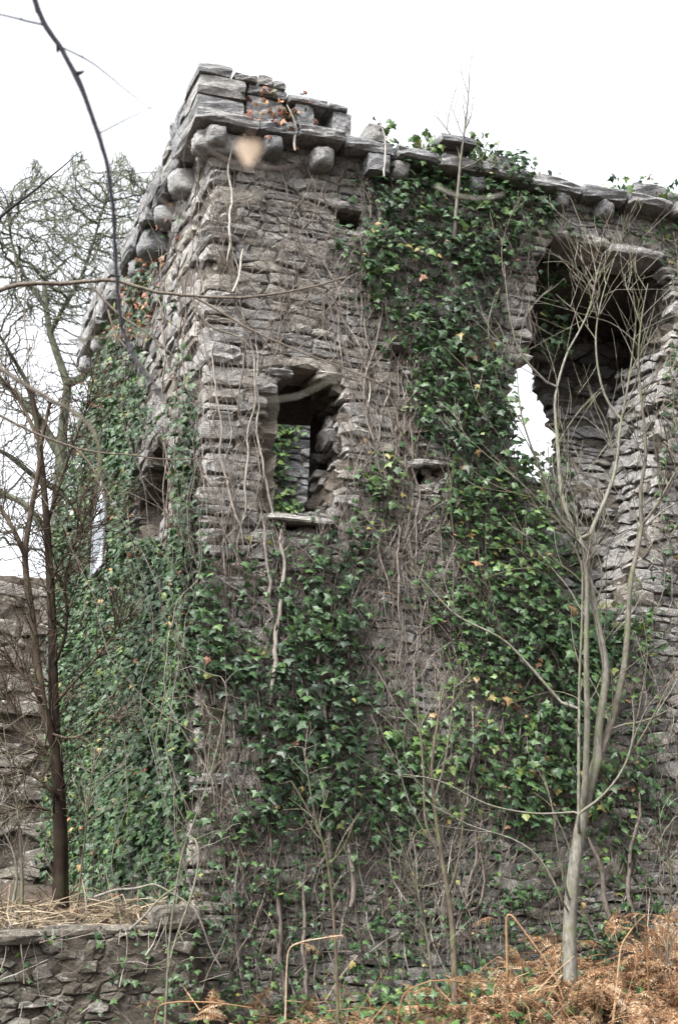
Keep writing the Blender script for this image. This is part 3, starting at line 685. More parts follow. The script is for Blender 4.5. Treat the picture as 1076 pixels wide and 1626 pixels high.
# left face
aL, zL, dLn, xL, yL, pLp, offL = sample_wall(.02, 5.6, 1.35, 7.2, 1400, placeL, -DR, .11, 5)
ok = (xL < 322) & ~((dLn < 2) & (yL < 640) & (rng.random(len(xL)) < .5))
for hp in HOLES_L[:2]: ok &= ~in_poly(aL, zL, hp)
bulge = np.clip((aL-3.4)/1.8, 0, 1)*np.clip((6.6-zL)/1.2, 0, 1)*.12
pLp = pLp - DR*(bulge*rng.uniform(.3, 1, len(aL)))[:, None]
xa_, ya_, _ = proj(pLp); ok &= ~((xa_ > 143) & (xa_ < 171) & (ya_ > 778) & (ya_ < 905))
ok &= ~((xa_ > 221) & (xa_ < 268) & (ya_ > 700) & (ya_ < 858))
redL = ok & (((yL < 540) & (rng.random(len(xL)) < .38)) | ((rng.random(len(xL)) < .02)))
I = np.nonzero(ok & ~redL)[0]; P_ = pLp[I]
rootL = thing('ivy', 'glossy ivy curtain covering the steep left face of the tower', 'ivy', P_[np.argmin(P_[:, 2])], 'ivy plants on the tower'); IVY['left'] = rootL
n = len(I); br = .5+.35*smooth_noise(aL[I]*1.5, zL[I]*1.5, 3)
tl = np.clip(rng.normal(.13+.34*br, .14), .02, .74); y_ = rng.random(n) < .008; tl[y_] = rng.uniform(.78, .95, y_.sum())
leaves(rootL, P_, normals(n, nrm(-DR-.35*DL), 34, 20, .36), rng.uniform(.05, .085, n), tl, M_IVY)
I = np.nonzero(redL)[0]; P_ = pLp[I]
# red creeper tops
rc = thing('creeper', 'rust and orange leaved creeper in scattered tufts high on the left face', 'creeper', P_[np.argmin(P_[:, 2])])
leaves(rc, P_, normals(len(I), nrm(-DR-.4*DL), 25, 25, .5), rng.uniform(.04, .075, len(I)), rng.random(len(I)), M_RED, limit=150)
# reddish creeper under the cornice near the corner
n = 150; xx = rng.normal(425, 32, n); yy = 192 + rng.normal(0, 20, n) + (xx-425)*.12
k = (yy > 150) & (yy < 255); xx, yy = xx[k], yy[k]; pos = np.array([T(onR(a, b)[0], -rng.uniform(.03, .2), onR(a, b)[1]) for a, b in zip(xx, yy)])
rc2 = thing('creeper', 'small reddish creeper tuft under the cornice right of the corner corbel', 'creeper', pos[np.argmin(pos[:, 2])])
leaves(rc2, pos, normals(len(pos), -DL, 20, 25, .5), rng.uniform(.035, .07, len(pos)), rng.random(len(pos))**1.3, M_RED, limit=60)
# ivy on the inner wall, seen through the small window
n = 2000; a = rng.uniform(ui0-.3, ui0+1.15*(ui1-ui0), n); zz = rng.uniform(zi0-.4, zi1+.3, n)
fr_ = (a-ui0)/(ui1-ui0); e_ = .50+.12*np.sin(zz*4)+.1*np.clip((zi0+.5-zz), 0, 1)
k = rng.random(n) < np.clip((e_-fr_)*6+.12, 0, 1); a, zz = a[k], zz[k]
pos = np.array([T(a_, IW-rng.uniform(.03, .13), z_) for a_, z_ in zip(a, zz)])
ri = thing('ivy', 'pale sunlit ivy on the inner wall seen through the small window', 'ivy', pos[np.argmin(pos[:, 2])], 'ivy plants on the tower')
leaves(ri, pos, normals(len(pos), -DL, 34, 20, .35), rng.uniform(.07, .11, len(pos)), tints(len(pos), .95, .01), M_IVY, limit=200)
# ivy and grass on the ledge of the breach
n = 420; uB, zB = onR(905, 965)
pos = []
for _ in range(n):
    if rng.random() < .55: x, y, wv = rng.uniform(845, 905), rng.uniform(715, 960), rng.uniform(.1, .7); x += (y-715)*.12-5
    else: x, y, wv = rng.uniform(860, 905), rng.uniform(385, 560), rng.uniform(.15, .7)
    q = onR(x, y, -wv); pos.append(T(q[0], wv, q[1]))
pos = np.array(pos)
rb = thing('ivy', 'shaded ivy hanging inside the great breach on its left side', 'ivy', pos[np.argmin(pos[:, 2])], 'ivy plants on the tower')
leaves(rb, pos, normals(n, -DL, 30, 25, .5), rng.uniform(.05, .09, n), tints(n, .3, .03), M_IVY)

# ------------------------------------------------------------------ creeping stems on the walls
def walk(a, z, length, place, s, drift=0.0, step=.07, wob=.22, lift=.02):
    n = max(4, int(length/step)); th = pi/2 + rng.normal(drift, .25); P_ = []; home = pi/2+drift
    th_m = 0
    for i in range(n):
        P_.append((a, z)); th_m = .7*th_m + rng.normal(0, wob); th = th + .25*(home-th) + th_m*.5
        a += cos(th)*step; z += sin(th)*step
    A = np.array(P_); lf = lift + .012*np.sin(np.arange(n)*.9+rng.uniform(0, 6)) + rng.uniform(0, .02)
    return A, place(A[:, 0], A[:, 1], -lf - .01 + wall_wave(A[:, 0], A[:, 1], s))
def cut_holes(A, P_, holes, zmax=ZC+.1):
    okk = A[:, 1] < zmax
    for hp in holes: okk &= ~in_poly(A[:, 0], A[:, 1], hp)
    bad = np.nonzero(~okk)[0]; e = bad[0] if len(bad) else len(A); return P_[:e]
pos = lw_ivy[0]; rl = thing('ivy', 'small dark ivy straggling over the right end of the low retaining wall', 'ivy', pos[np.argmin(pos[:, 2])])
leaves(rl, pos, normals(len(pos), -DL, 35, 20, .4), rng.uniform(.03, .06, len(pos)), tints(len(pos), .4, .03), M_IVY, limit=120)
lw = MB()
for i in range(70):
    a_, z_ = -rng.uniform(0, 2.2), rng.uniform(.8, 1.3)
    A, P_ = walk(a_, z_, rng.uniform(.15, .5), lambda a, z, wv: placeR(a, z, wv-.31), 3, drift=rng.choice([-1.2, -.5, 0, .5, 1.2]), step=.04); lw.tube(P_, np.linspace(.004, .0018, len(P_)), 3, rng.uniform(.1, .8))
part('twig', lw, M_STEM, rl, stuff=True)
cr = thing('bare_creeper', 'leafless brown creeper stems netted over the bare stone around the small window', 'creeper', T(.6, -.05, .85))
thin = MB(); nst = 0
for i in range(330):
    a = rng.uniform(.02, 2.0) if rng.random() < .75 else rng.uniform(2.0, 4.2)
    z = rng.uniform(.75, 5.8) if i > 70 else rng.uniform(.7, 1.2)
    ln = rng.uniform(1.0, 4.0); A, P_ = walk(a, z, ln, placeR, 0, drift=rng.normal(.06, .10))
    P_ = cut_holes(A, P_, HOLES_R)
    if len(P_) < 5: continue
    r0 = rng.choice([.003, .0042, .006, .009], p=[.55, .33, .10, .02]); R_ = np.linspace(r0, r0*.4, len(P_))
    if nst < 240: mb = MB(); mb.tube(P_, R_, 4, np.clip(rng.normal(.42, .25), 0, 1)); part('stem', mb, M_STEM, cr, smooth=True); nst += 1
    else: thin.tube(P_, R_, 4, np.clip(rng.normal(.4, .25), 0, 1))
for i in range(2500):
    a, z = rng.uniform(.0, 2.2), rng.uniform(1.0, 7.0)
    if i % 5 < 2: a = rng.uniform(2.0, 4.3)
    A, P_ = walk(a, z, rng.uniform(.25, .8), placeR, 0, drift=rng.choice([-.6, .0, .45, .8])+rng.normal(0, .2), step=.05, lift=.025)
    P_ = cut_holes(A, P_, HOLES_R)
    if len(P_) >= 4: thin.tube(P_, np.linspace(.0032, .0015, len(P_)), 3, np.clip(rng.normal(.22, .2), 0, 1))
part('twig', thin, M_STEM, cr, stuff=True)
crl = thing('bare_creeper', 'leafless creeper stems running up the bare stone of the left face', 'creeper', T(-.05, 1.0, 1.35))
thin = MB()
for i in range(130):
    a, z = rng.uniform(.02, 5.0), rng.uniform(1.35, 6.0) if i > 40 else 1.4
    A, P_ = walk(a, z, rng.uniform(1.0, 3.6), placeL, 5, drift=rng.normal(0, .1), lift=.03); P_ = cut_holes(A, P_, HOLES_L)
    if len(P_) < 5: continue
    r0 = rng.choice([.004, .006, .009], p=[.5, .37, .13])
    if i < 80: mb = MB(); mb.tube(P_, np.linspace(r0, r0*.4, len(P_)), 4, np.clip(rng.normal(.4, .18), 0, .7)); part('stem', mb, M_STEM, crl, smooth=True)
    else: thin.tube(P_, np.linspace(r0, r0*.4, len(P_)), 4, np.clip(rng.normal(.45, .25), 0, 1))
part('twig', thin, M_STEM, crl, stuff=True)
def resample(P_, step):
    P_ = np.asarray(P_, float); d = np.concatenate([[0], np.cumsum(np.linalg.norm(np.diff(P_, axis=0), axis=1))])
    n = max(2, int(d[-1]/step)+1); s = np.linspace(0, d[-1], n)
    # smooth (Catmull-like) by cubic blending of linear samples
    Q = np.stack([np.interp(s, d, P_[:, c]) for c in range(3)], -1)
    for _ in range(2):
        if n > 4: Q[1:-1] = .25*Q[:-2]+.5*Q[1:-1]+.25*Q[2:]
    return Q
# the thick old stems that show between the leaves
def main_stem(key, pts, wpx, off=.06, tint=.6):
    P_ = resample([T(onR(x, y)[0], -off, onR(x, y)[1]) for x, y in pts], .05); tt = np.arange(len(P_))*.05; ph = rng.uniform(0, 6, 4); P_ = P_ + DR*(.013*np.sin(tt*7+ph[0])+.009*np.sin(tt*17+ph[1])+rng.normal(0, .003, len(P_)))[:, None] - DL*(.012*np.sin(tt*9+ph[2]))[:, None]
    r = wpx/2/F_PX*9.4; mb = MB(); mb.tube(P_, np.linspace(r, r*.6, len(P_))*np.clip(np.minimum(np.arange(len(P_))+1, len(P_)-np.arange(len(P_)))/(.18*len(P_)), .15, 1), 6, tint); part('stem', mb, M_STEM, IVY[key], smooth=True)
main_stem('win', [(426, 1120), (432, 1070), (438, 1020), (434, 985), (441, 950), (446, 905), (444, 860), (452, 830)], 9, .06, .7)
main_stem('win', [(434, 985), (425, 960), (422, 920), (416, 870), (410, 830)], 7, .06, .6)
main_stem('win', [(520, 1400), (519, 1350), (517, 1290), (520, 1230), (512, 1160), (505, 1080), (498, 1000)], 9, .05, .35)
main_stem('base', [(440, 1620), (452, 1560), (440, 1490), (436, 1420), (430, 1350), (427, 1300), (432, 1240)], 8, .05, .3)
main_stem('base', [(480, 1600), (481, 1500), (478, 1420), (482, 1360)], 7, .05, .4)
main_stem('base', [(552, 1440), (553, 1380), (550, 1340)], 10, .05, .5)
main_stem('base', [(745, 1560), (740, 1480), (742, 1410), (752, 1350), (748, 1290)], 6, .04, .3)
main_stem('base', [(700, 1460), (738, 1447), (760, 1440), (762, 1400), (748, 1340)], 5, .05, .3)
main_stem('right', [(962, 1470), (950, 1420), (938, 1370), (925, 1330)], 10, .08, .25)
main_stem('right', [(1000, 1480), (990, 1400), (998, 1320), (1010, 1250)], 8, .06, .3)
for x in (606, 626, 641, 652): main_stem('mid', [(x+8+rng.normal(0, 8), rng.uniform(900, 1000)), (x+2+rng.normal(0, 7), 870), (x+5+rng.normal(0, 7), 790), (x-2+rng.normal(0, 7), 720), (x+1+rng.normal(0, 6), 640), (x-4+rng.normal(0, 8), rng.uniform(540, 600))], 4, .045, .55)
main_stem('top', [(358, 420), (366, 350), (362, 310), (357, 262), (362, 230)], 5, .06, .95)
main_stem('top', [(364, 470), (374, 430), (384, 400)], 5, .06, .95)
main_stem('top', [(463, 255), (458, 225), (452, 200), (444, 185)], 5, .16, .95)
main_stem('top', [(592, 300), (596, 270), (594, 240), (590, 212)], 4, .2, .95)
for x, d in ((345, 24), (395, -14), (408, 18)): main_stem('win', [(x+d*1.6, 880), (x+d, 820), (x+d*.4, 750), (x, 680), (x-d*.4, 600), (x, 520)], 4, .05, .7)

# ------------------------------------------------------------------ trees
def skeleton(polys):
    """authored limbs (point list, start radius, end radius) -> node list; each limb hangs on the nearest node before it"""
    N, par, rad = [], [], []
    for P_, r0, r1 in polys:
        Q = resample(P_, .07); R_ = np.linspace(r0, r1, len(Q)); start = 0; prev = -1
        if N:
            d = np.linalg.norm(np.array(N)-Q[0], axis=1); prev = int(d.argmin()); start = 1 if d[prev] < .12 else 0
        for i in range(start, len(Q)):
            N.append(Q[i]); par.append(prev); rad.append(R_[i]); prev = len(N)-1
    return N, par, rad
def colonize(N, par, att, step, di, dk, iters, trop=(0, 0, .1), jit=.15, maxn=14000):
    N = [np.asarray(p) for p in N]; par = list(par); att = np.asarray(att); n0 = len(N)
    arr = np.array(N); best = np.full(len(att), 1e9); bi = np.zeros(len(att), int)
    for i in range(0, len(arr), 400):
        d = np.linalg.norm(att[:, None]-arr[None, i:i+400], axis=2); j = d.argmin(1); dd = d[np.arange(len(att)), j]
        k = dd < best; best[k] = dd[k]; bi[k] = j[k]+i
    alive = best > dk
    for _ in range(iters):
        act = alive & (best < di)
        if not act.any() or len(N) > maxn: break
        arr = np.array(N); vec = nrm(att[act]-arr[bi[act]]); ids, inv = np.unique(bi[act], return_inverse=True)
        acc = np.zeros((len(ids), 3)); np.add.at(acc, inv, vec)
        dirs = nrm(nrm(acc) + np.array(trop) + rng.normal(0, jit, acc.shape)); new = arr[ids] + dirs*step
        b = len(N); N.extend(new); par.extend(ids.tolist())
        A = np.nonzero(alive)[0]
        for i in range(0, len(new), 300):
            d = np.linalg.norm(att[A][:, None]-new[None, i:i+300], axis=2); j = d.argmin(1); dd = d[np.arange(len(A)), j]
            k = dd < best[A]; best[A[k]] = dd[k]; bi[A[k]] = j[k]+i+b
        alive &= best > dk
    return np.array(N), np.array(par), n0
def limbs(N, par, rad0, tip, n0, expo=2.2):
    n = len(N); acc = np.zeros(n); kids = [[] for _ in range(n)]
    for i in range(n):
        if par[i] >= 0: kids[par[i]].append(i)
    order = []
    stack = [i for i in range(n) if par[i] < 0]
    while stack:
        i = stack.pop(); order.append(i); stack.extend(kids[i])
    for i in reversed(order):
        acc[i] = max(acc[i], 1.0)
        if par[i] >= 0: acc[par[i]] += acc[i] if acc[i] > 0 else 1
    r = tip*acc**(1/expo)
    for i in range(min(n0, len(rad0))): r[i] = rad0[i]
    for i in order:
        p = par[i]
        if p >= 0: r[i] = min(r[i], r[p] if i >= n0 else r[i])
    chains = []
    st = [(i, None) for i in range(n) if par[i] < 0]
    while st:
        i, p = st.pop(); c = [] if p is None else [p]
        while True:
            c.append(i)
            if not kids[i]: break
            ks = sorted(kids[i], key=lambda q: -(r[q]*(10 if q < n0 and i < n0 else 1)*(1+acc[q]*1e-4))); st.extend((q, i) for q in ks[1:]); i = ks[0]
        chains.append(c)
    return r, chains
def twig_spray(tw, p, tg, L, r0, rt, upw, depth, keep):
    # a side shoot: leaves the limb at an angle, bends towards the light, forks again
    sidev = nrm(np.cross(tg, rng.normal(0, 1, 3))); d = nrm(tg*rng.uniform(.5, 1.1)+sidev*rng.uniform(.5, 1.0)+ZU*upw); n = max(4, int(L/.05)); P_ = [np.asarray(p)]
    bend = rng.normal(0, .05, 3)
    for i in range(n): d = nrm(d + ZU*upw*.09 + bend + rng.normal(0, .07, 3)); P_.append(P_[-1]+d*L/n)
    P_ = np.array(P_)
    if keep is not None:
        x, y, _ = proj(P_); bad = np.nonzero(~keep(x, y))[0]
        if len(bad): P_ = P_[:bad[0]]
        if len(P_) < 3: return
    R_ = np.linspace(max(r0, rt), rt*.7, len(P_)); tw.tube(P_, R_, 4 if r0 > rt*1.6 else 3, np.clip(rng.normal(.42, .25), 0, 1))
    if depth:
        for _ in range(rng.integers(1, 4) if L > .25 else rng.integers(0, 2)):
            i = int(rng.uniform(.2, .9)*(len(P_)-1)); twig_spray(tw, P_[i], nrm(P_[min(i+1, len(P_)-1)]-P_[max(i-1, 0)]), L*rng.uniform(.3, .65), R_[i]*.75, rt, upw, depth-1, keep)
def build_tree(root, polys, att, mat, step, di, dk, iters, tip, trop, jit, trunk_name='trunk', twig_name='crown', tint=(.5, .2), k_thin=3, wood=.006, spray=None, node_sprays=0):
    N, par, rad = skeleton(polys); N2, par2, n0 = colonize(N, par, att, step, di, dk, iters, trop, jit)
    r, ch = limbs(N2, par2, rad, tip, n0); tr, tw = MB(), MB()
    for c in ch:
        P_ = N2[c]; R_ = r[c].copy()
        if len(c) > 1 and par2[c[1]] == c[0] and R_[0] > R_[1]*1.25: R_[0] = R_[1]*1.15
        auth = c[-1] < n0 or (len(c) > 1 and c[1] < n0)
        if auth or R_.max() > wood: tr.tube(P_, R_, 7 if R_.max() > .02 else 5, np.clip(rng.normal(*tint), 0, 1))
        else: tw.tube(P_, R_, k_thin, np.clip(rng.normal(*tint), 0, 1))
    part(trunk_name, tr, mat, root, smooth=True)
    if spray:
        n_, l_, upw, kp, tipr = spray; lim = [c for c in polys]
        tot = sum(np.linalg.norm(np.diff(np.asarray(P_), axis=0), axis=1).sum()*(1 if a < .03 else .35) for P_, a, b in lim)
        for P_, a, b in lim:
            Q = resample(P_, .05); ln = np.linalg.norm(np.diff(Q, axis=0), axis=1).sum(); m = max(1, int(round(n_*ln/tot*(1 if a < .03 else .35))))
            for _ in range(m):
                f = rng.beta(1.6, 1.0); i = min(len(Q)-2, int(f*(len(Q)-1))); tg = nrm(Q[i+1]-Q[i]); twig_spray(tw, Q[i], tg, l_*rng.uniform(.45, 1.3), min(a+(b-a)*f, tipr*2.6)*.8, tipr, upw, 2, kp)
        for i in rng.integers(n0, len(N2), node_sprays):
            if par2[i] >= 0: twig_spray(tw, N2[i], nrm(N2[i]-N2[par2[i]]), l_*rng.uniform(.4, 1.2), min(r[i], tipr*1.5), tipr, upw, 1, kp)
    part(twig_name, tw, mat, root, stuff=True)
def px_path(pts, d0_, d1_=None):
    d1_ = d0_ if d1_ is None else d1_; n = len(pts)
    return [pt(x, y, d0_+(d1_-d0_)*i/max(1, n-1)) for i, (x, y) in enumerate(pts)]
def att_px(n, xr, yr, dr, keep=None):
    x = rng.uniform(*xr, n); y = rng.uniform(*yr, n); d = rng.uniform(*dr, n)
    if keep is not None: k = keep(x, y); x, y, d = x[k], y[k], d[k]
    return np.array([pt(a, b, c) for a, b, c in zip(x, y, d)])
def ground_pt(px, py, dist):
    p = pt(px, py, dist); q = p-P0; p[2] = float(ground_z(q @ DR, q @ DL))-.15; return p
PX = 1/F_PX
# grey sapling in front of the breach
D = 8.75; s_ = D*PX/2*.8
base = ground_pt(903, 1535, D)
sap_base = base.copy(); sap = thing('sapling', 'tall forked pale grey sapling, the thickest, in front of the great breach', 'tree', base)
trunk = [base] + px_path([(903, 1490), (906, 1420), (915, 1350), (925, 1290), (936, 1245), (948, 1205)], D)
polys = [(trunk, 30*s_, 21*s_),
 (px_path([(948, 1205), (949, 1158), (957, 1110), (964, 1069), (958, 1035), (951, 1006), (942, 960), (936, 924), (928, 875)], D, D-.1), 17*s_, 12*s_),
 (px_path([(948, 1205), (953, 1195), (973, 1140), (992, 1054), (996, 990), (999, 924), (1010, 880), (1018, 835)], D, D+.2), 16*s_, 9*s_),
 (px_path([(925, 1290), (929, 1244), (932, 1147), (930, 1036), (932, 924), (926, 872)], D-.05, D-.15), 14*s_, 9*s_),
 (px_path([(918, 1330), (918, 1244), (919, 1080), (923, 999), (925, 891), (906, 861)], D-.1, D-.35), 7*s_, 4*s_),
 (px_path([(928, 870), (899, 816), (890, 786), (884, 700), (879, 630), (899, 559), (918, 529), (936, 492), (948, 430)], D-.1, D+.1), 10*s_, 2.5*s_),
 (px_path([(914, 853), (884, 819), (867, 767), (850, 730), (836, 690), (825, 656), (820, 590)], D-.1, D-.4), 8*s_, 2*s_),
 (px_path([(877, 619), (854, 593), (825, 567), (812, 520), (806, 489), (800, 420)], D, D-.2), 6*s_, 1.8*s_),
 (px_path([(930, 862), (945, 827), (959, 797), (977, 749), (985, 667), (992, 637), (1002, 575), (1010, 500)], D-.1, D+.2), 10*s_, 2.2*s_),
 (px_path([(985, 667), (959, 634), (947, 582), (944, 526), (955, 470), (975, 410)], D+.1, D), 6*s_, 1.8*s_),
 (px_path([(1018, 835), (1015, 770), (1025, 740), (1024, 690), (1015, 615), (1012, 560), (1018, 500), (1028, 450)], D+.2, D), 9*s_, 2.2*s_),
 (px_path([(1020, 832), (1045, 800), (1060, 770), (1080, 735), (1110, 690)], D+.2, D), 7*s_, 3*s_),
 (px_path([(1018, 845), (1040, 820), (1065, 800), (1100, 790)], D+.2, D+.3), 5*s_, 2*s_),
 (px_path([(903, 1129), (892, 1118), (854, 1073), (813, 1028), (802, 1014), (724, 980), (676, 928), (650, 900)], D-.1, D-.25), 7*s_, 2*s_),
 (px_path([(927, 1288), (880, 1292), (845, 1293), (800, 1285), (770, 1278), (720, 1250), (690, 1235), (640, 1230)], D-.1, D-.3), 5*s_, 2.5*s_),
 (px_path([(930, 1285), (960, 1262), (985, 1230), (1000, 1200), (1008, 1150), (1003, 1110)], D-.1, D-.3), 6*s_, 3*s_),
 (px_path([(1000, 1200), (1030, 1150), (1060, 1090), (1085, 1030)], D-.2, D-.3), 4*s_, 2*s_),
 (px_path([(973, 1150), (1005, 1152), (1040, 1140), (1080, 1115)], D, D-.1), 5*s_, 2*s_),
 (px_path([(900, 1450), (880, 1400), (850, 1350), (800, 1325), (750, 1315), (690, 1280)], D-.1, D-.3), 4*s_, 2*s_),
 (px_path([(905, 1440), (893, 1390), (885, 1350), (878, 1300)], D-.05, D-.2), 5*s_, 2.5*s_),
 (px_path([(928, 870), (905, 850), (860, 800), (810, 750), (760, 700)], D-.2, D-.5), 4*s_, 1.5*s_)]
fan = [(820, 400), (1100, 370), (1110, 900), (960, 960), (900, 880), (810, 800), (785, 560)]
att = np.concatenate([att_px(1050, (780, 1110), (370, 960), (D-.5, D+.35), lambda x, y: in_poly(x, y, fan) & ~((x < 885) & (y > 585) & (y < 740) & (rng.random(len(x)) < .6))), att_px(200, (650, 1090), (900, 1330), (D-.4, D+.1))])
gap_free = lambda x, y: ~((y.mean() > 930) & (rng.random() < .7)) & ~((x > 815) & (x < 880) & (y > 595) & (y < 735) & (rng.random(len(x)) < .12)) & (y > 300)
build_tree(sap, polys, att[:5], M_SAP, .055, .45, .075, 2, .0022, (0, 0, .35), .12, tint=(.55, .22), wood=.0055, spray=(165, .8, .38, gap_free, .0020))
# slimmer saplings and shoots
def shoot(name, label, pts, dist, w0, w1, extra=(), mat=M_SAP, att=None, group=None, tint=(.2, .2)):
    b = ground_pt(*pts[0], dist); s = dist*PX/2; r = thing(name, label, 'tree' if name == 'sapling' else 'shoot', b, group)
    pl = [([b]+px_path(pts[1:], dist, dist-.1), w0*s, w1*s)] + [(px_path(p, dist-.05, dist-.15), a*s, c*s) for p, a, c in extra]
    build_tree(r, pl, att if att is not None else att_px(40, (min(p[0] for p in pts)-40, max(p[0] for p in pts)+40), (pts[-1][1]-60, (pts[0][1]+pts[-1][1])/2), (dist-.2, dist+.1)),
               mat, .05, .3, .07, 30, .0018, (0, 0, .25), .15, tint=tint, wood=.02, twig_name='twig', spray=(16, .3, .25, None, .0018)); return r
shoot('sapling', 'slender brown sapling left of the thick grey one, its top against the ivy', [(722, 1550), (719, 1480), (712, 1420), (702, 1370), (693, 1310), (688, 1260), (683, 1225), (692, 1160), (704, 1090)], 8.7, 12, 3,
      [([(700, 1360), (680, 1330), (672, 1290), (674, 1240), (668, 1180), (662, 1120)], 5, 2), ([(690, 1265), (705, 1220), (715, 1150), (722, 1080)], 4, 2), ([(712, 1420), (728, 1370), (735, 1310), (738, 1260)], 4, 2), ([(695, 1355), (660, 1300), (640, 1250), (628, 1190)], 3, 1.5)])
shoot('shoot', 'thin straight pale shoot in front of the wall below the window ivy', [(538, 1620), (535, 1540), (528, 1430), (518, 1350), (500, 1305), (478, 1265), (462, 1240)], 8.5, 7, 2.5,
      [([(515, 1345), (500, 1300), (490, 1240), (482, 1190)], 3, 1.5), ([(522, 1370), (545, 1350), (556, 1320)], 3, 1.5)])
shoot('shoot', 'bending pale shoot rising across the tower corner above the retaining wall', [(262, 1565), (270, 1480), (278, 1420), (290, 1350), (312, 1295), (332, 1240), (352, 1160), (360, 1110)], 8.3, 5, 1.6,
      [([(300, 1320), (318, 1330), (316, 1380), (302, 1430), (275, 1500), (265, 1550)], 4, 3)])
shoot('shoot', 'pair of thin arching shoots against the wall right of the window ivy', [(694, 1560), (680, 1500), (668, 1440), (655, 1390), (640, 1365), (625, 1360)], 8.8, 5, 2, [([(668, 1450), (662, 1400), (655, 1365), (650, 1350)], 4, 2)])
shoot('shoot', 'thin shoot at the right edge of the picture before the rough wall', [(1050, 1520), (1060, 1450), (1068, 1390), (1058, 1350), (1035, 1325)], 8.6, 5, 2)
# sapling rooted on the wall top
bt = T(onR(720, 380, .1)[0], -.1, onR(720, 380, .1)[1])
wt = thing('sapling', 'thin pale sapling growing from the ivy at the parapet slab against the sky', 'tree', bt)
dd = bt[1]; s_ = dd*PX/2
build_tree(wt, [([bt]+px_path([(724, 330), (728, 290), (731, 250), (736, 215), (742, 170), (745, 120)], dd-.05, dd-.2), 8*s_, 1.5*s_),
                (px_path([(731, 250), (720, 220), (704, 198), (690, 182)], dd-.1), 3.5*s_, 1.2*s_), (px_path([(733, 265), (748, 262), (765, 252), (772, 235)], dd-.1), 3*s_, 1.2*s_),
                (px_path([(735, 222), (725, 190), (716, 170)], dd-.1), 2.5*s_, 1*s_)], att_px(2, (725, 745), (180, 240), (dd-.1, dd)), M_SAP, .05, .35, .08, 2, .0018, (0, 0, .2), .15, tint=(.5, .2), wood=.02, twig_name='twig', spray=(12, .3, .35, None, .0017))
# dark twiggy bush in front of the left face
D = 9.7; s_ = D*PX/2; base = ground_pt(98, 1418, D)
bush = thing('thorn_bush', 'dark brown twiggy thorn tree on the terrace at left, before the ivied face', 'tree', base)
polys = [([base]+px_path([(96, 1340), (94, 1270), (90, 1200), (86, 1130), (85, 1060), (84, 990), (79, 900), (75, 830), (69, 760), (62, 690), (50, 620)], D, D-.1), 23*s_, 8*s_),
 ([base+np.array([.03, .02, 0])]+px_path([(101, 1340), (99, 1270), (92, 1180), (84, 1120)], D+.05), 20*s_, 10*s_),
 (px_path([(84, 1180), (70, 1130), (62, 1070), (55, 1010), (48, 950), (40, 900), (40, 870), (52, 800), (62, 750), (66, 700), (80, 640)], D-.1, D-.3), 15*s_, 6*s_),
 (px_path([(40, 880), (22, 840), (5, 810), (-30, 770)], D-.3), 9*s_, 5*s_), (px_path([(70, 1120), (45, 1080), (10, 1040), (-30, 1020)], D-.2), 6*s_, 4*s_),
 (px_path([(86, 1060), (105, 1010), (108, 960), (100, 930), (112, 880), (130, 830), (150, 790)], D-.1, D-.3), 6*s_, 2*s_),
 (px_path([(88, 1120), (115, 1085), (150, 1050), (180, 1010), (210, 970)], D-.1, D-.3), 5*s_, 2*s_),
 (px_path([(84, 1000), (75, 940), (90, 900), (120, 860), (160, 810)], D-.2, D-.4), 5*s_, 2*s_),
 (px_path([(75, 830), (95, 770), (110, 720), (135, 660), (150, 600)], D, D-.1), 7*s_, 2.5*s_),
 (px_path([(62, 700), (40, 650), (15, 610), (-20, 580)], D-.1), 7*s_, 4*s_), (px_path([(85, 1260), (60, 1230), (30, 1222), (-10, 1240)], D-.2), 7*s_, 4*s_),
 (px_path([(86, 1290), (55, 1275), (20, 1285), (-20, 1300)], D-.2), 6*s_, 3*s_), (px_path([(84, 1210), (50, 1160), (20, 1120), (-20, 1080)], D-.2), 6*s_, 3*s_),
 (px_path([(90, 1170), (120, 1175), (160, 1150), (200, 1120)], D-.15, D-.3), 4*s_, 1.5*s_)]
att = np.concatenate([att_px(800, (-80, 140), (600, 1300), (D-.8, D+.5)), att_px(130, (110, 215), (820, 1180), (D-.5, D))])
build_tree(bush, polys, att[:700], M_DARK, .06, .5, .09, 60, .0024, (0, 0, .08), .25, tint=(.5, .28), wood=.007, spray=(420, .5, .06, lambda x, y: x < 230, .0022))
for lab, p, w_ in (('thin pale upright stem beside the dark thorn trunk on the terrace', [(38, 1440), (36, 1380), (30, 1300), (22, 1240), (10, 1180)], 7),
                   ('bent pale stem at the extreme left edge above the retaining wall', [(12, 1440), (30, 1390), (22, 1345), (0, 1310), (-20, 1280)], 6),
                   ('thin upright stem just right of the dark thorn trunk, against ivy', [(122, 1425), (130, 1370), (136, 1330), (140, 1280), (150, 1210)], 4)):
    shoot('shoot', lab, p, 9.3, w_, 2)
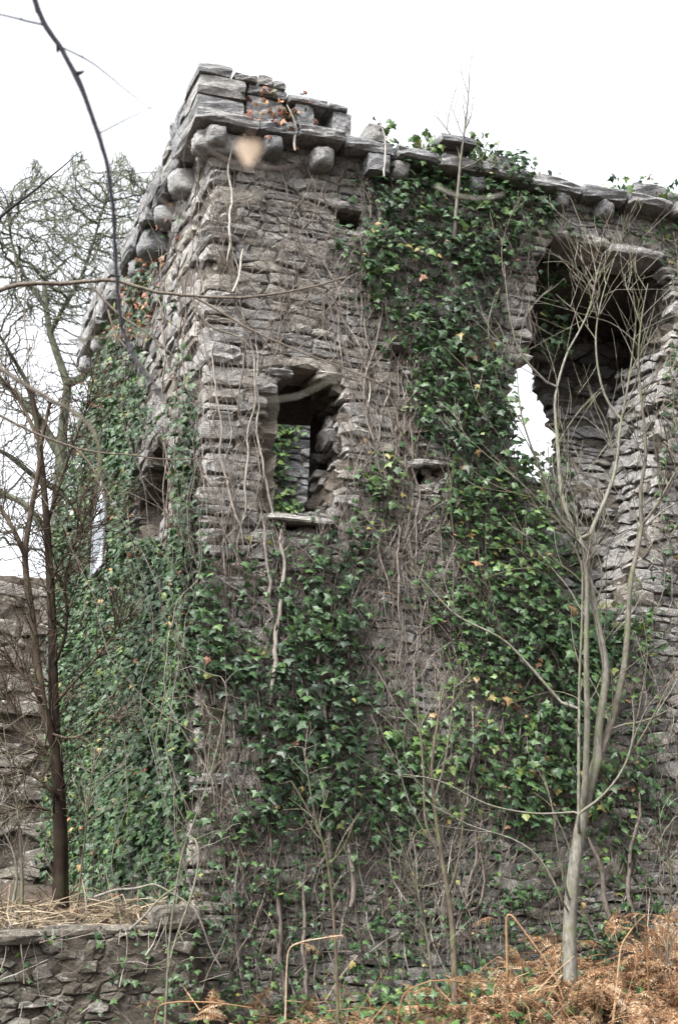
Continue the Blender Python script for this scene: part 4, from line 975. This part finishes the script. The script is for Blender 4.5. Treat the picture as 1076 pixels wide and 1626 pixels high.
# large bare tree far behind on the left
D = 25.0; s_ = D*PX/2
tb = pt(70, 1400, D); q = tb-P0; tb[2] = float(ground_z(q @ DR, q @ DL))
bgt = thing('bare_tree', 'big leafless mossy tree rising behind the left side of the tower', 'tree', tb)
polys = [([tb]+px_path([(80, 1200), (88, 1000), (92, 800), (100, 680), (108, 610), (92, 565), (80, 530), (74, 490), (70, 440)], D), 42*s_, 8*s_),
 (px_path([(105, 610), (130, 600), (165, 570), (190, 520), (215, 450)], D, D-1), 16*s_, 5*s_), (px_path([(80, 530), (100, 490), (130, 440), (150, 380), (170, 310)], D, D-1), 9*s_, 3*s_),
 (px_path([(95, 720), (60, 660), (20, 620), (-40, 570)], D, D+1), 18*s_, 6*s_), (px_path([(74, 490), (45, 450), (20, 390), (10, 330)], D), 8*s_, 3*s_),
 (px_path([(90, 860), (40, 800), (-20, 770), (-80, 740)], D, D+.5), 14*s_, 6*s_), (px_path([(95, 780), (60, 760), (10, 720), (-40, 700)], D, D-1), 12*s_, 5*s_),
 (px_path([(165, 570), (200, 540), (235, 480), (255, 400), (260, 310)], D-.5, D+.5), 9*s_, 3*s_), (px_path([(60, 660), (40, 600), (10, 550), (-20, 500)], D, D-.6), 10*s_, 4*s_)]
def crown(x, y): return (y > 262 + .0016*(x-150)**2 + 18*np.sin(x*.09)) & (y < 880) & ~((y > 520) & (rng.random(len(x)) < .5))
att = att_px(9000, (-90, 300), (235, 880), (D-1.8, D+1.8), crown)
build_tree(bgt, polys, att, M_BG, .13, 1.2, .17, 110, .009, (0, 0, .16), .16, tint=(.5, .3), wood=.035, spray=(0, .9, .25, lambda x, y: crown(x, y+8) & (x < 300), .0085), node_sprays=1900)

# ------------------------------------------------------------------ bracken
def frond_mesh(v):
    r = np.random.default_rng(100+v); mb, ms = MB(), MB(); L = 1.0; n = 16
    s = np.linspace(0, 1, n); bend = r.uniform(.5, 1.3); ang = np.cumsum(np.full(n, -bend/n*1.6)+r.normal(0, .05, n)) + r.uniform(.7, 1.3)
    side = np.cumsum(r.normal(0, .06, n)); P_ = np.zeros((n, 3))
    for i in range(1, n): P_[i] = P_[i-1] + np.array([cos(ang[i])*cos(side[i]), sin(side[i]), sin(ang[i])])/n
    ms.tube(P_, np.linspace(.008, .002, n), 4, r.uniform(.4, .9))
    tg = nrm(np.gradient(P_, axis=0))
    for i in range(5, n):
        for rep in (0, 1):
            base_ = P_[i]*(1-rep*.5) + P_[i-1]*rep*.5
            for sg in (-1, 1):
                if r.random() < .12: continue
                pl = .30*(1-(i-5)/(n-5)*.85)*r.uniform(.7, 1.15); lat = nrm(np.cross(tg[i], ZU))*sg
                d_ = nrm(lat + tg[i]*r.uniform(.2, .6) - ZU*r.uniform(.0, .7) + r.normal(0, .15, 3)); nn = nrm(np.cross(d_, tg[i])+r.normal(0, .3, 3)); sd_ = nrm(np.cross(nn, d_))
                m_ = 7; tt = r.uniform(.1, 1.0); Vv = []; Tt = []
                for j in range(m_):
                    f0, f1 = j/m_, (j+.85)/m_; wdt = pl*.17*(1-f0*.75); cur = -ZU*.25*pl*((f0+f1)/2)**2 + nn*r.normal(0, .006)
                    a = base_+d_*pl*f0+cur; b = base_+d_*pl*f1+cur
                    for s2 in (-1, 1):
                        k0 = len(Vv); Vv += [a, b, (a+b)/2+d_*pl*.06+sd_*s2*wdt+nn*r.normal(0, .01)]; Tt.append((k0, k0+1, k0+2))
                mb.add(np.array(Vv), tris=np.array(Tt), tint=np.clip(tt+r.normal(0, .05), 0, 1))
    return mb, ms
FR = [frond_mesh(v) for v in range(9)]
FRM = []
for a, b in FR:
    m1 = a.mesh('leaf_blade'); m1.materials.append(M_BRACKEN); m2 = b.mesh('stalk', smooth=True); m2.materials.append(M_BRACKEN); FRM.append((m1, m2))
def rot_mat(yaw, pit, rol, s):
    return np.array((Matrix.Rotation(yaw, 3, 'Z') @ Matrix.Rotation(pit, 3, 'Y') @ Matrix.Rotation(rol, 3, 'X')))*s
def bracken_thing(p, M3, v, label, group):
    r = thing('bracken_frond', label, 'bracken', p, group)
    for nm, me in zip(('leaf_blade', 'stalk'), FRM[v]):
        o = bpy.data.objects.new(nm, me); o.parent = r; M4 = np.eye(4); M4[:3, :3] = M3; o.matrix_local = Matrix(M4.tolist()); COL.objects.link(o)
def frond_stuff(mb, p, M3, v):
    for src in FR[v]:
        V = np.concatenate(src.V) @ M3.T + p; t = np.concatenate(src.t)
        mb.add(V, quads=np.concatenate(src.Fq) if src.Fq else None, tris=np.concatenate(src.Ft) if src.Ft else None, tint=t)
def gpoint(u, wv): return T(u, wv, float(ground_z(u, wv)))
heap = MB(); nth = 0
cand = []
for i in range(760):
    u = rng.beta(1.6, 1.0)*3.9+.2 if i < 620 else rng.uniform(-.3, 4.0); wv = -rng.uniform(.35, 2.3)
    g = gpoint(u, wv); x, y, dz = proj(g)
    if i < 620 and x[0] < 690 and rng.random() < .8: continue
    cand.append((g + ZU*rng.uniform(-.03, .14)*(1+.5*(x[0] > 960)), u, x[0], y[0], dz[0]))
for g, u, x, y, dz in cand:
    hgt = .36 if x > 740 else .28
    M3 = rot_mat(rng.uniform(0, 2*pi), rng.normal(.1, .35), rng.normal(0, .5), rng.uniform(.6, 1.25)*hgt); v = int(rng.integers(9))
    if nth < 60 and 0 < x < 1076 and 1500 < y < 1680 and rng.random() < .45:
        zone = ('against the trunk of the thick grey sapling', 'at the right edge of the heap') if x > 740 else ('at the foot of the slim brown sapling', 'under the thin straight shoot')
        zn = zone[0] if (840 < x < 960 or 600 < x <= 740) else (zone[1] if (x >= 960 or x <= 600) else 'in the left part of the rust brown heap')
        bracken_thing(g, M3, v, 'dead brown bracken frond lying ' + zn, 'dead bracken fronds ' + zn); nth += 1
    else: frond_stuff(heap, g, M3, v)
q0 = sap_base-P0
for i in range(34):
    u = q0 @ DR + rng.normal(0, .16); wv = q0 @ DL - rng.uniform(.06, .35); g = gpoint(u, wv) + ZU*rng.uniform(.02, .12)
    frond_stuff(heap, g, rot_mat(rng.uniform(0, 2*pi), rng.normal(.0, .3), rng.normal(0, .4), rng.uniform(.22, .4)), int(rng.integers(9)))
for i in range(240):   # broken stalks
    u = rng.uniform(-.2, 4.1); wv = -rng.uniform(.3, 2.0); g = gpoint(u, wv) + ZU*rng.uniform(0, .2); d_ = nrm(rng.normal(0, 1, 3)*np.array([1, 1, .55])+ZU*.2); l = rng.uniform(.15, .5)
    P_ = np.array([g, g+d_*l*.5+rng.normal(0, .015, 3), g+d_*l]); heap.tube(P_, [.004, .0032, .002], 3, rng.uniform(.1, 1))
hp_ = part('bracken_heap', heap, M_BRACKEN, None, stuff=True)
hp_['label'] = 'tangled heap of rust brown dead bracken along the bottom of the wall'; hp_['category'] = 'bracken'
# the tall stalks that stand clear of the heap
def tall_frond(label, pts, dist, w_, tips, group=None, tint=.7):
    b = ground_pt(*pts[0], dist); r = thing('bracken_frond', label, 'bracken', b, group); s = dist*PX/2
    P_ = resample([b]+px_path(pts[1:], dist, dist-.08), .03); mb = MB(); mb.tube(P_, np.linspace(w_*s, w_*s*.45, len(P_)), 5, tint); part('stalk', mb, M_BRACKEN, r, smooth=True)
    mb = MB()
    for x, y, yaw, sc in tips: frond_stuff(mb, pt(x, y, dist-.05), rot_mat(yaw, rng.normal(.5, .15), rng.normal(0, .3), sc), int(rng.integers(9)))
    part('leaf_blade', mb, M_BRACKEN, r)
tall_frond('tall snapped bracken stalk folded sharply left of the grey sapling', [(804, 1570), (804, 1500), (803, 1450), (808, 1447), (840, 1490), (870, 1530), (885, 1560), (893, 1585)], 8.3, 5, [(790, 1462, 2.9, .18), (850, 1490, .2, .22)])
tall_frond('tall pale bracken frond with curled tip at the right, right of the grey sapling', [(960, 1540), (985, 1500), (1010, 1465), (1025, 1452)], 8.2, 5, [(1000, 1470, .5, .3), (1015, 1460, -.3, .3), (985, 1490, .9, .26)], tint=.85)
tall_frond('upright thin reddish bracken stalk at the right of the heap', [(1026, 1560), (1026, 1500), (1024, 1450)], 8.1, 4, [(1024, 1455, 2.6, .2), (1024, 1452, .1, .2)], tint=.35)
tall_frond('pale cream dead frond lying across the ivy left of the thin straight shoot', [(452, 1600), (455, 1540), (458, 1503), (480, 1495), (510, 1490), (545, 1485)], 8.4, 4, [(470, 1500, .05, .2), (505, 1492, -.1, .18)], tint=.95)
tall_frond('orange bracken stalk arching over the wall foot, second from the slim sapling', [(610, 1610), (640, 1575), (680, 1558), (715, 1556), (740, 1560)], 8.2, 4, [(640, 1572, 1.2, .15)], tint=.5)
tall_frond('short upright orange stalk beside the slim sapling base', [(748, 1625), (746, 1590), (744, 1552)], 8.0, 4, [(744, 1556, 2.8, .15)], tint=.55)
tall_frond('arched bracken stalk at the right end of the retaining wall', [(240, 1630), (250, 1595), (290, 1590), (340, 1592), (400, 1600)], 8.1, 3.5, [(260, 1592, 2.6, .2), (330, 1590, .4, .18)], tint=.6)
# dead bracken and twigs lying on the terrace, on the low wall
heap = MB(); nth = 0
for i in range(260):
    u = -rng.uniform(.05, 2.3); wv = rng.uniform(-.12, 1.6); g = gpoint(u, max(wv, -.05)) + ZU*(rng.uniform(.02, .12))
    M3 = rot_mat(rng.uniform(0, 2*pi), rng.normal(.45, .3), rng.normal(0, .6), rng.uniform(.15, .34)); v = int(rng.integers(9))
    if i % 20 == 0: bracken_thing(g, M3, v, 'small dead frond lying in the litter on top of the retaining wall', 'dead fronds on the retaining wall')
    else: frond_stuff(heap, g, M3, v)
for i in range(330):
    u = -rng.uniform(.0, 2.4); wv = rng.uniform(-.2, 1.6); g = gpoint(u, max(wv, -.05)) + ZU*rng.uniform(.02, .14); d_ = nrm(rng.normal(0, 1, 3)*np.array([1, .6, .3])); l = rng.uniform(.12, .45)
    heap.tube(np.array([g, g+d_*l*.5+rng.normal(0, .03, 3), g+d_*l+rng.normal(0, .02, 3)]), [.0045, .004, .002], 3, rng.uniform(.4, 1))
hp_ = part('bracken_litter', heap, M_STRAW, None, stuff=True)
hp_['label'] = 'pale litter of dead bracken and twigs on the terrace behind the low wall'; hp_['category'] = 'bracken'
def fallen(name, label, pts, dist, w_, mat=M_SAP, tint=.9):
    P_ = resample(px_path(pts, dist), .03); o = part(name, (lambda m_: (m_.tube(P_, np.linspace(w_, w_*.5, len(P_))*dist*PX/2, 5, tint), m_)[1])(MB()), mat, None, smooth=True)
    o['label'] = label; o['category'] = 'branch'
fallen('fallen_branch', 'pale bare branch arching from the terrace down over the end of the retaining wall', [(150, 1425), (185, 1412), (215, 1412), (245, 1402), (262, 1412), (290, 1428), (312, 1445), (325, 1480), (335, 1510), (350, 1535)], 8.5, 4.5, tint=.6)
fallen('fallen_branch', 'pale dead stick lying slantwise over the retaining wall top', [(190, 1490), (225, 1460), (255, 1425), (285, 1405)], 8.5, 5, tint=.55)
# leaf litter on the ground, ground ivy, grass on the ledge
n = 4200; u = rng.uniform(-.2, 4.4, n); wv = -rng.uniform(.0, 2.6, n); zz = ground_z(u, wv)+rng.uniform(.005, .05, n)
pos = P0 + DR*u[:, None] + DL*wv[:, None] + ZU*zz[:, None]
mb = MB(); X, Y, Z = frames(ZU+rng.normal(0, .5, (n, 3)), np.tile(DL, (n, 1)), rng.uniform(0, 6.3, n)); V, Tt = SMT[0]; sz = rng.uniform(.03, .07, n)
W_ = (V[None, :, 0:1]*X[:, None]+V[None, :, 1:2]*Y[:, None]+V[None, :, 2:3]*Z[:, None])*sz[:, None, None]+pos[:, None]
mb.add(W_.reshape(-1, 3), tris=(Tt[None]+(np.arange(n)*len(V))[:, None, None]).reshape(-1, 3), tint=np.repeat(rng.random(n)*.6, len(V)))
o = part('leaf_litter', mb, M_DEADLEAF, None, stuff=True); o['label'] = 'brown fallen leaves on the ground along the wall foot'; o['category'] = 'leaf litter'
n = 700; u = rng.normal(1.25, .75, n); wv = -rng.uniform(.05, 1.5, n); zz = ground_z(u, wv)+rng.uniform(.03, .16, n)
pos = P0 + DR*u[:, None] + DL*wv[:, None] + ZU*zz[:, None]
gi = thing('ground_ivy', 'low green ivy spreading on the ground in front of the wall foot', 'ivy', gpoint(1.2, -.6))
leaves(gi, pos, ZU-.5*DL+rng.normal(0, .35, (n, 3)), rng.uniform(.04, .075, n), tints(n, .6, .05), M_IVY, up=np.tile(DL, (n, 1)), spin=2, limit=200)
mb = MB()
for i in range(420):
    x = rng.uniform(858, 965); q = onR(x, rng.uniform(962, 972), -.2); wv = rng.uniform(.0, .5); b = T(q[0], wv, onR(930, 968)[1]+rng.uniform(-.02, .02)); d_ = nrm(np.array([rng.normal(0, .5), rng.normal(0, .5), 1])); l = rng.uniform(.06, .17)
    s2 = nrm(np.cross(d_, DL))*.004; mb.add([b-s2, b+s2, b+d_*l*.6+s2*.6, b+d_*l-ZU*.02], tris=[(0, 1, 2), (0, 2, 3)], tint=rng.random())
o = part('ledge_grass', mb, M_GRASS, None, stuff=True); o['label'] = 'green grass growing on the ledge at the bottom of the breach'; o['category'] = 'grass'

# ------------------------------------------------------------------ near branches hanging across the view
def near_branch(label, polys, dist, mat, tint, knots=0, d1=None, name='overhanging_branch'):
    s = dist*PX/2; P0_ = px_path(polys[0][0], dist, d1); r = thing(name, label, 'branch', P0_[0])
    for i, (pts, a, b, *dd) in enumerate(polys):
        P_ = resample(px_path(pts, *(dd or (dist, d1))), .02*dist/3); P_ = P_ + rng.normal(0, .0006*dist/3, P_.shape)
        R_ = np.linspace(a, b, len(P_))*s
        if knots: R_ = R_*(1+.9*np.clip(np.sin(np.arange(len(P_))*.42+.9*np.sin(np.arange(len(P_))*.17)), .86, 1)-.78+rng.normal(0, .04, len(P_)))
        mb = MB(); mb.tube(P_, R_, 7, tint)
        if knots:
            for k_ in range(3, len(P_)-2, 5):
                dv = nrm(rng.normal(0, 1, 3)); L_ = rng.uniform(.8, 1.7); mb.tube(np.array([P_[k_], P_[k_]+dv*R_[k_]*1.5*L_, P_[k_]+dv*R_[k_]*2.4*L_+ZU*R_[k_]*.3]), [R_[k_]*.9, R_[k_]*.6, R_[k_]*.12], 5, tint)
        part('bough' if i == 0 else 'twig', mb, mat, r, smooth=True)
    return r
near_branch('dark knobbly branch hanging down from the top left corner, out of focus', [
    ([(40, -60), (55, 0), (70, 40), (97, 75), (128, 135), (145, 180), (157, 215), (170, 258), (180, 330), (184, 400), (186, 450), (190, 500), (198, 535), (208, 556)], 11, 6), ([(203, 545), (212, 565), (228, 590), (246, 612), (262, 640)], 7, 2, 3.2, 1.7),
    ([(70, 40), (40, 33), (0, 22), (-40, 15)], 4, 2), ([(97, 75), (150, 100), (190, 135), (235, 170), (262, 185)], 3, 1), ([(158, 212), (200, 190), (240, 170)], 2.5, 1)], 3.2, M_BRANCHD, .3, knots=1)
near_branch('long pale brown branch crossing the left half of the view nearly level', [
    ([(-60, 480), (0, 461), (25, 452), (60, 450), (110, 450), (150, 446), (180, 443), (210, 452), (240, 463), (310, 471), (380, 473), (440, 467), (500, 455), (550, 440)], 9, 3),
    ([(305, 472), (315, 495), (330, 520), (350, 527), (370, 528), (395, 545), (412, 575)], 5, 1.8), ([(310, 472), (345, 492), (400, 525), (460, 552), (520, 575), (580, 598), (640, 625)], 4.5, 1.8),
    ([(142, 450), (165, 475), (185, 498), (230, 525), (265, 555), (300, 590)], 4.5, 1.5), ([(172, 492), (178, 525), (200, 552), (235, 590), (262, 640), (290, 690)], 4, 1.6),
    ([(30, 452), (28, 430), (22, 400)], 3, 1), ([(115, 450), (118, 430), (126, 410), (122, 395)], 2.5, 1), ([(42, 452), (38, 500), (45, 560), (52, 620)], 3, 1.4)], 5.6, M_BRANCH, .62)
near_branch('thin brown twig sloping down from the left edge across the ivied face', [
    ([(-30, 640), (0, 660), (60, 690), (120, 712), (145, 718), (200, 722), (260, 730), (330, 728)], 5, 1.8), ([(120, 712), (145, 735), (160, 770), (170, 820)], 4, 1.5)], 6.0, M_BRANCH, .5)
near_branch('dark thin branch at the left edge running up towards the sky', [
    ([(-30, 385), (0, 345), (25, 325), (60, 300), (95, 268), (130, 240)], 6, 1.5), ([(15, 332), (10, 310), (-5, 290)], 3, 1.5), ([(25, 325), (60, 318), (110, 312)], 2, 1)], 6.5, M_BRANCHD, .6)
near_branch('blurred pale grey twig curving in front of the small window', [([(250, 560), (300, 600), (350, 622), (420, 636), (470, 632), (505, 615), (530, 600)], 1.5, 3)], 1.6, M_SAP, .9)
near_branch('blurred grey twig slanting at the left edge below the level branch', [([(-40, 560), (0, 585), (50, 618), (110, 650), (150, 680), (160, 720), (158, 760)], 10, 5), ([(110, 540), (150, 538), (200, 532), (240, 535)], 5, 3)], 2.6, M_SAP, .2)
near_branch('blurred short pale twig in front of the parapet ivy', [([(690, 295), (715, 310), (745, 316), (775, 316), (800, 308)], 6, 5)], 2.2, M_SAP, .8)
near_branch('blurred dark twig just below the pale hanging leaf', [([(330, 240), (370, 260), (410, 268), (450, 270), (475, 262)], 7, 6)], 2.1, M_BRANCH, .2)
near_branch('blurred dark twig slanting over bare stone left of the small window', [([(250, 315), (300, 350), (350, 375), (400, 385)], 5, 5)], 2.1, M_BRANCH, .3)
# the single pale leaf out of focus
LD = 1.15; c = pt(395, 243, LD); sc = 50*PX*LD
r = thing('hanging_leaf', 'single pale peach dried leaf hanging out of focus before the tower top', 'leaf', c)
out = [(0, -.55), (.16, -.30), (.36, -.05), (.48, .22), (.42, .44), (.22, .50), (0, .42), (-.22, .50), (-.44, .42), (-.46, .18), (-.30, -.12), (-.14, -.34)]
V = [c + RGT*x*sc + UPV*y*sc + FWD*(.25*abs(x)-.1*y*y)*sc for x, y in [(0, 0)]+out]
mb = MB(); mb.add(V, tris=[(0, 1+i, 1+(i+1) % 12) for i in range(12)], tint=1.0); part('leaf_blade', mb, M_DEADLEAF, r, smooth=True)
mb = MB(); mb.tube(np.array([c+UPV*.42*sc, c+UPV*.6*sc+RGT*.03*sc, c+UPV*.85*sc+RGT*.12*sc]), .0007, 4, .6); part('leaf_stalk', mb, M_DEADLEAF, r)
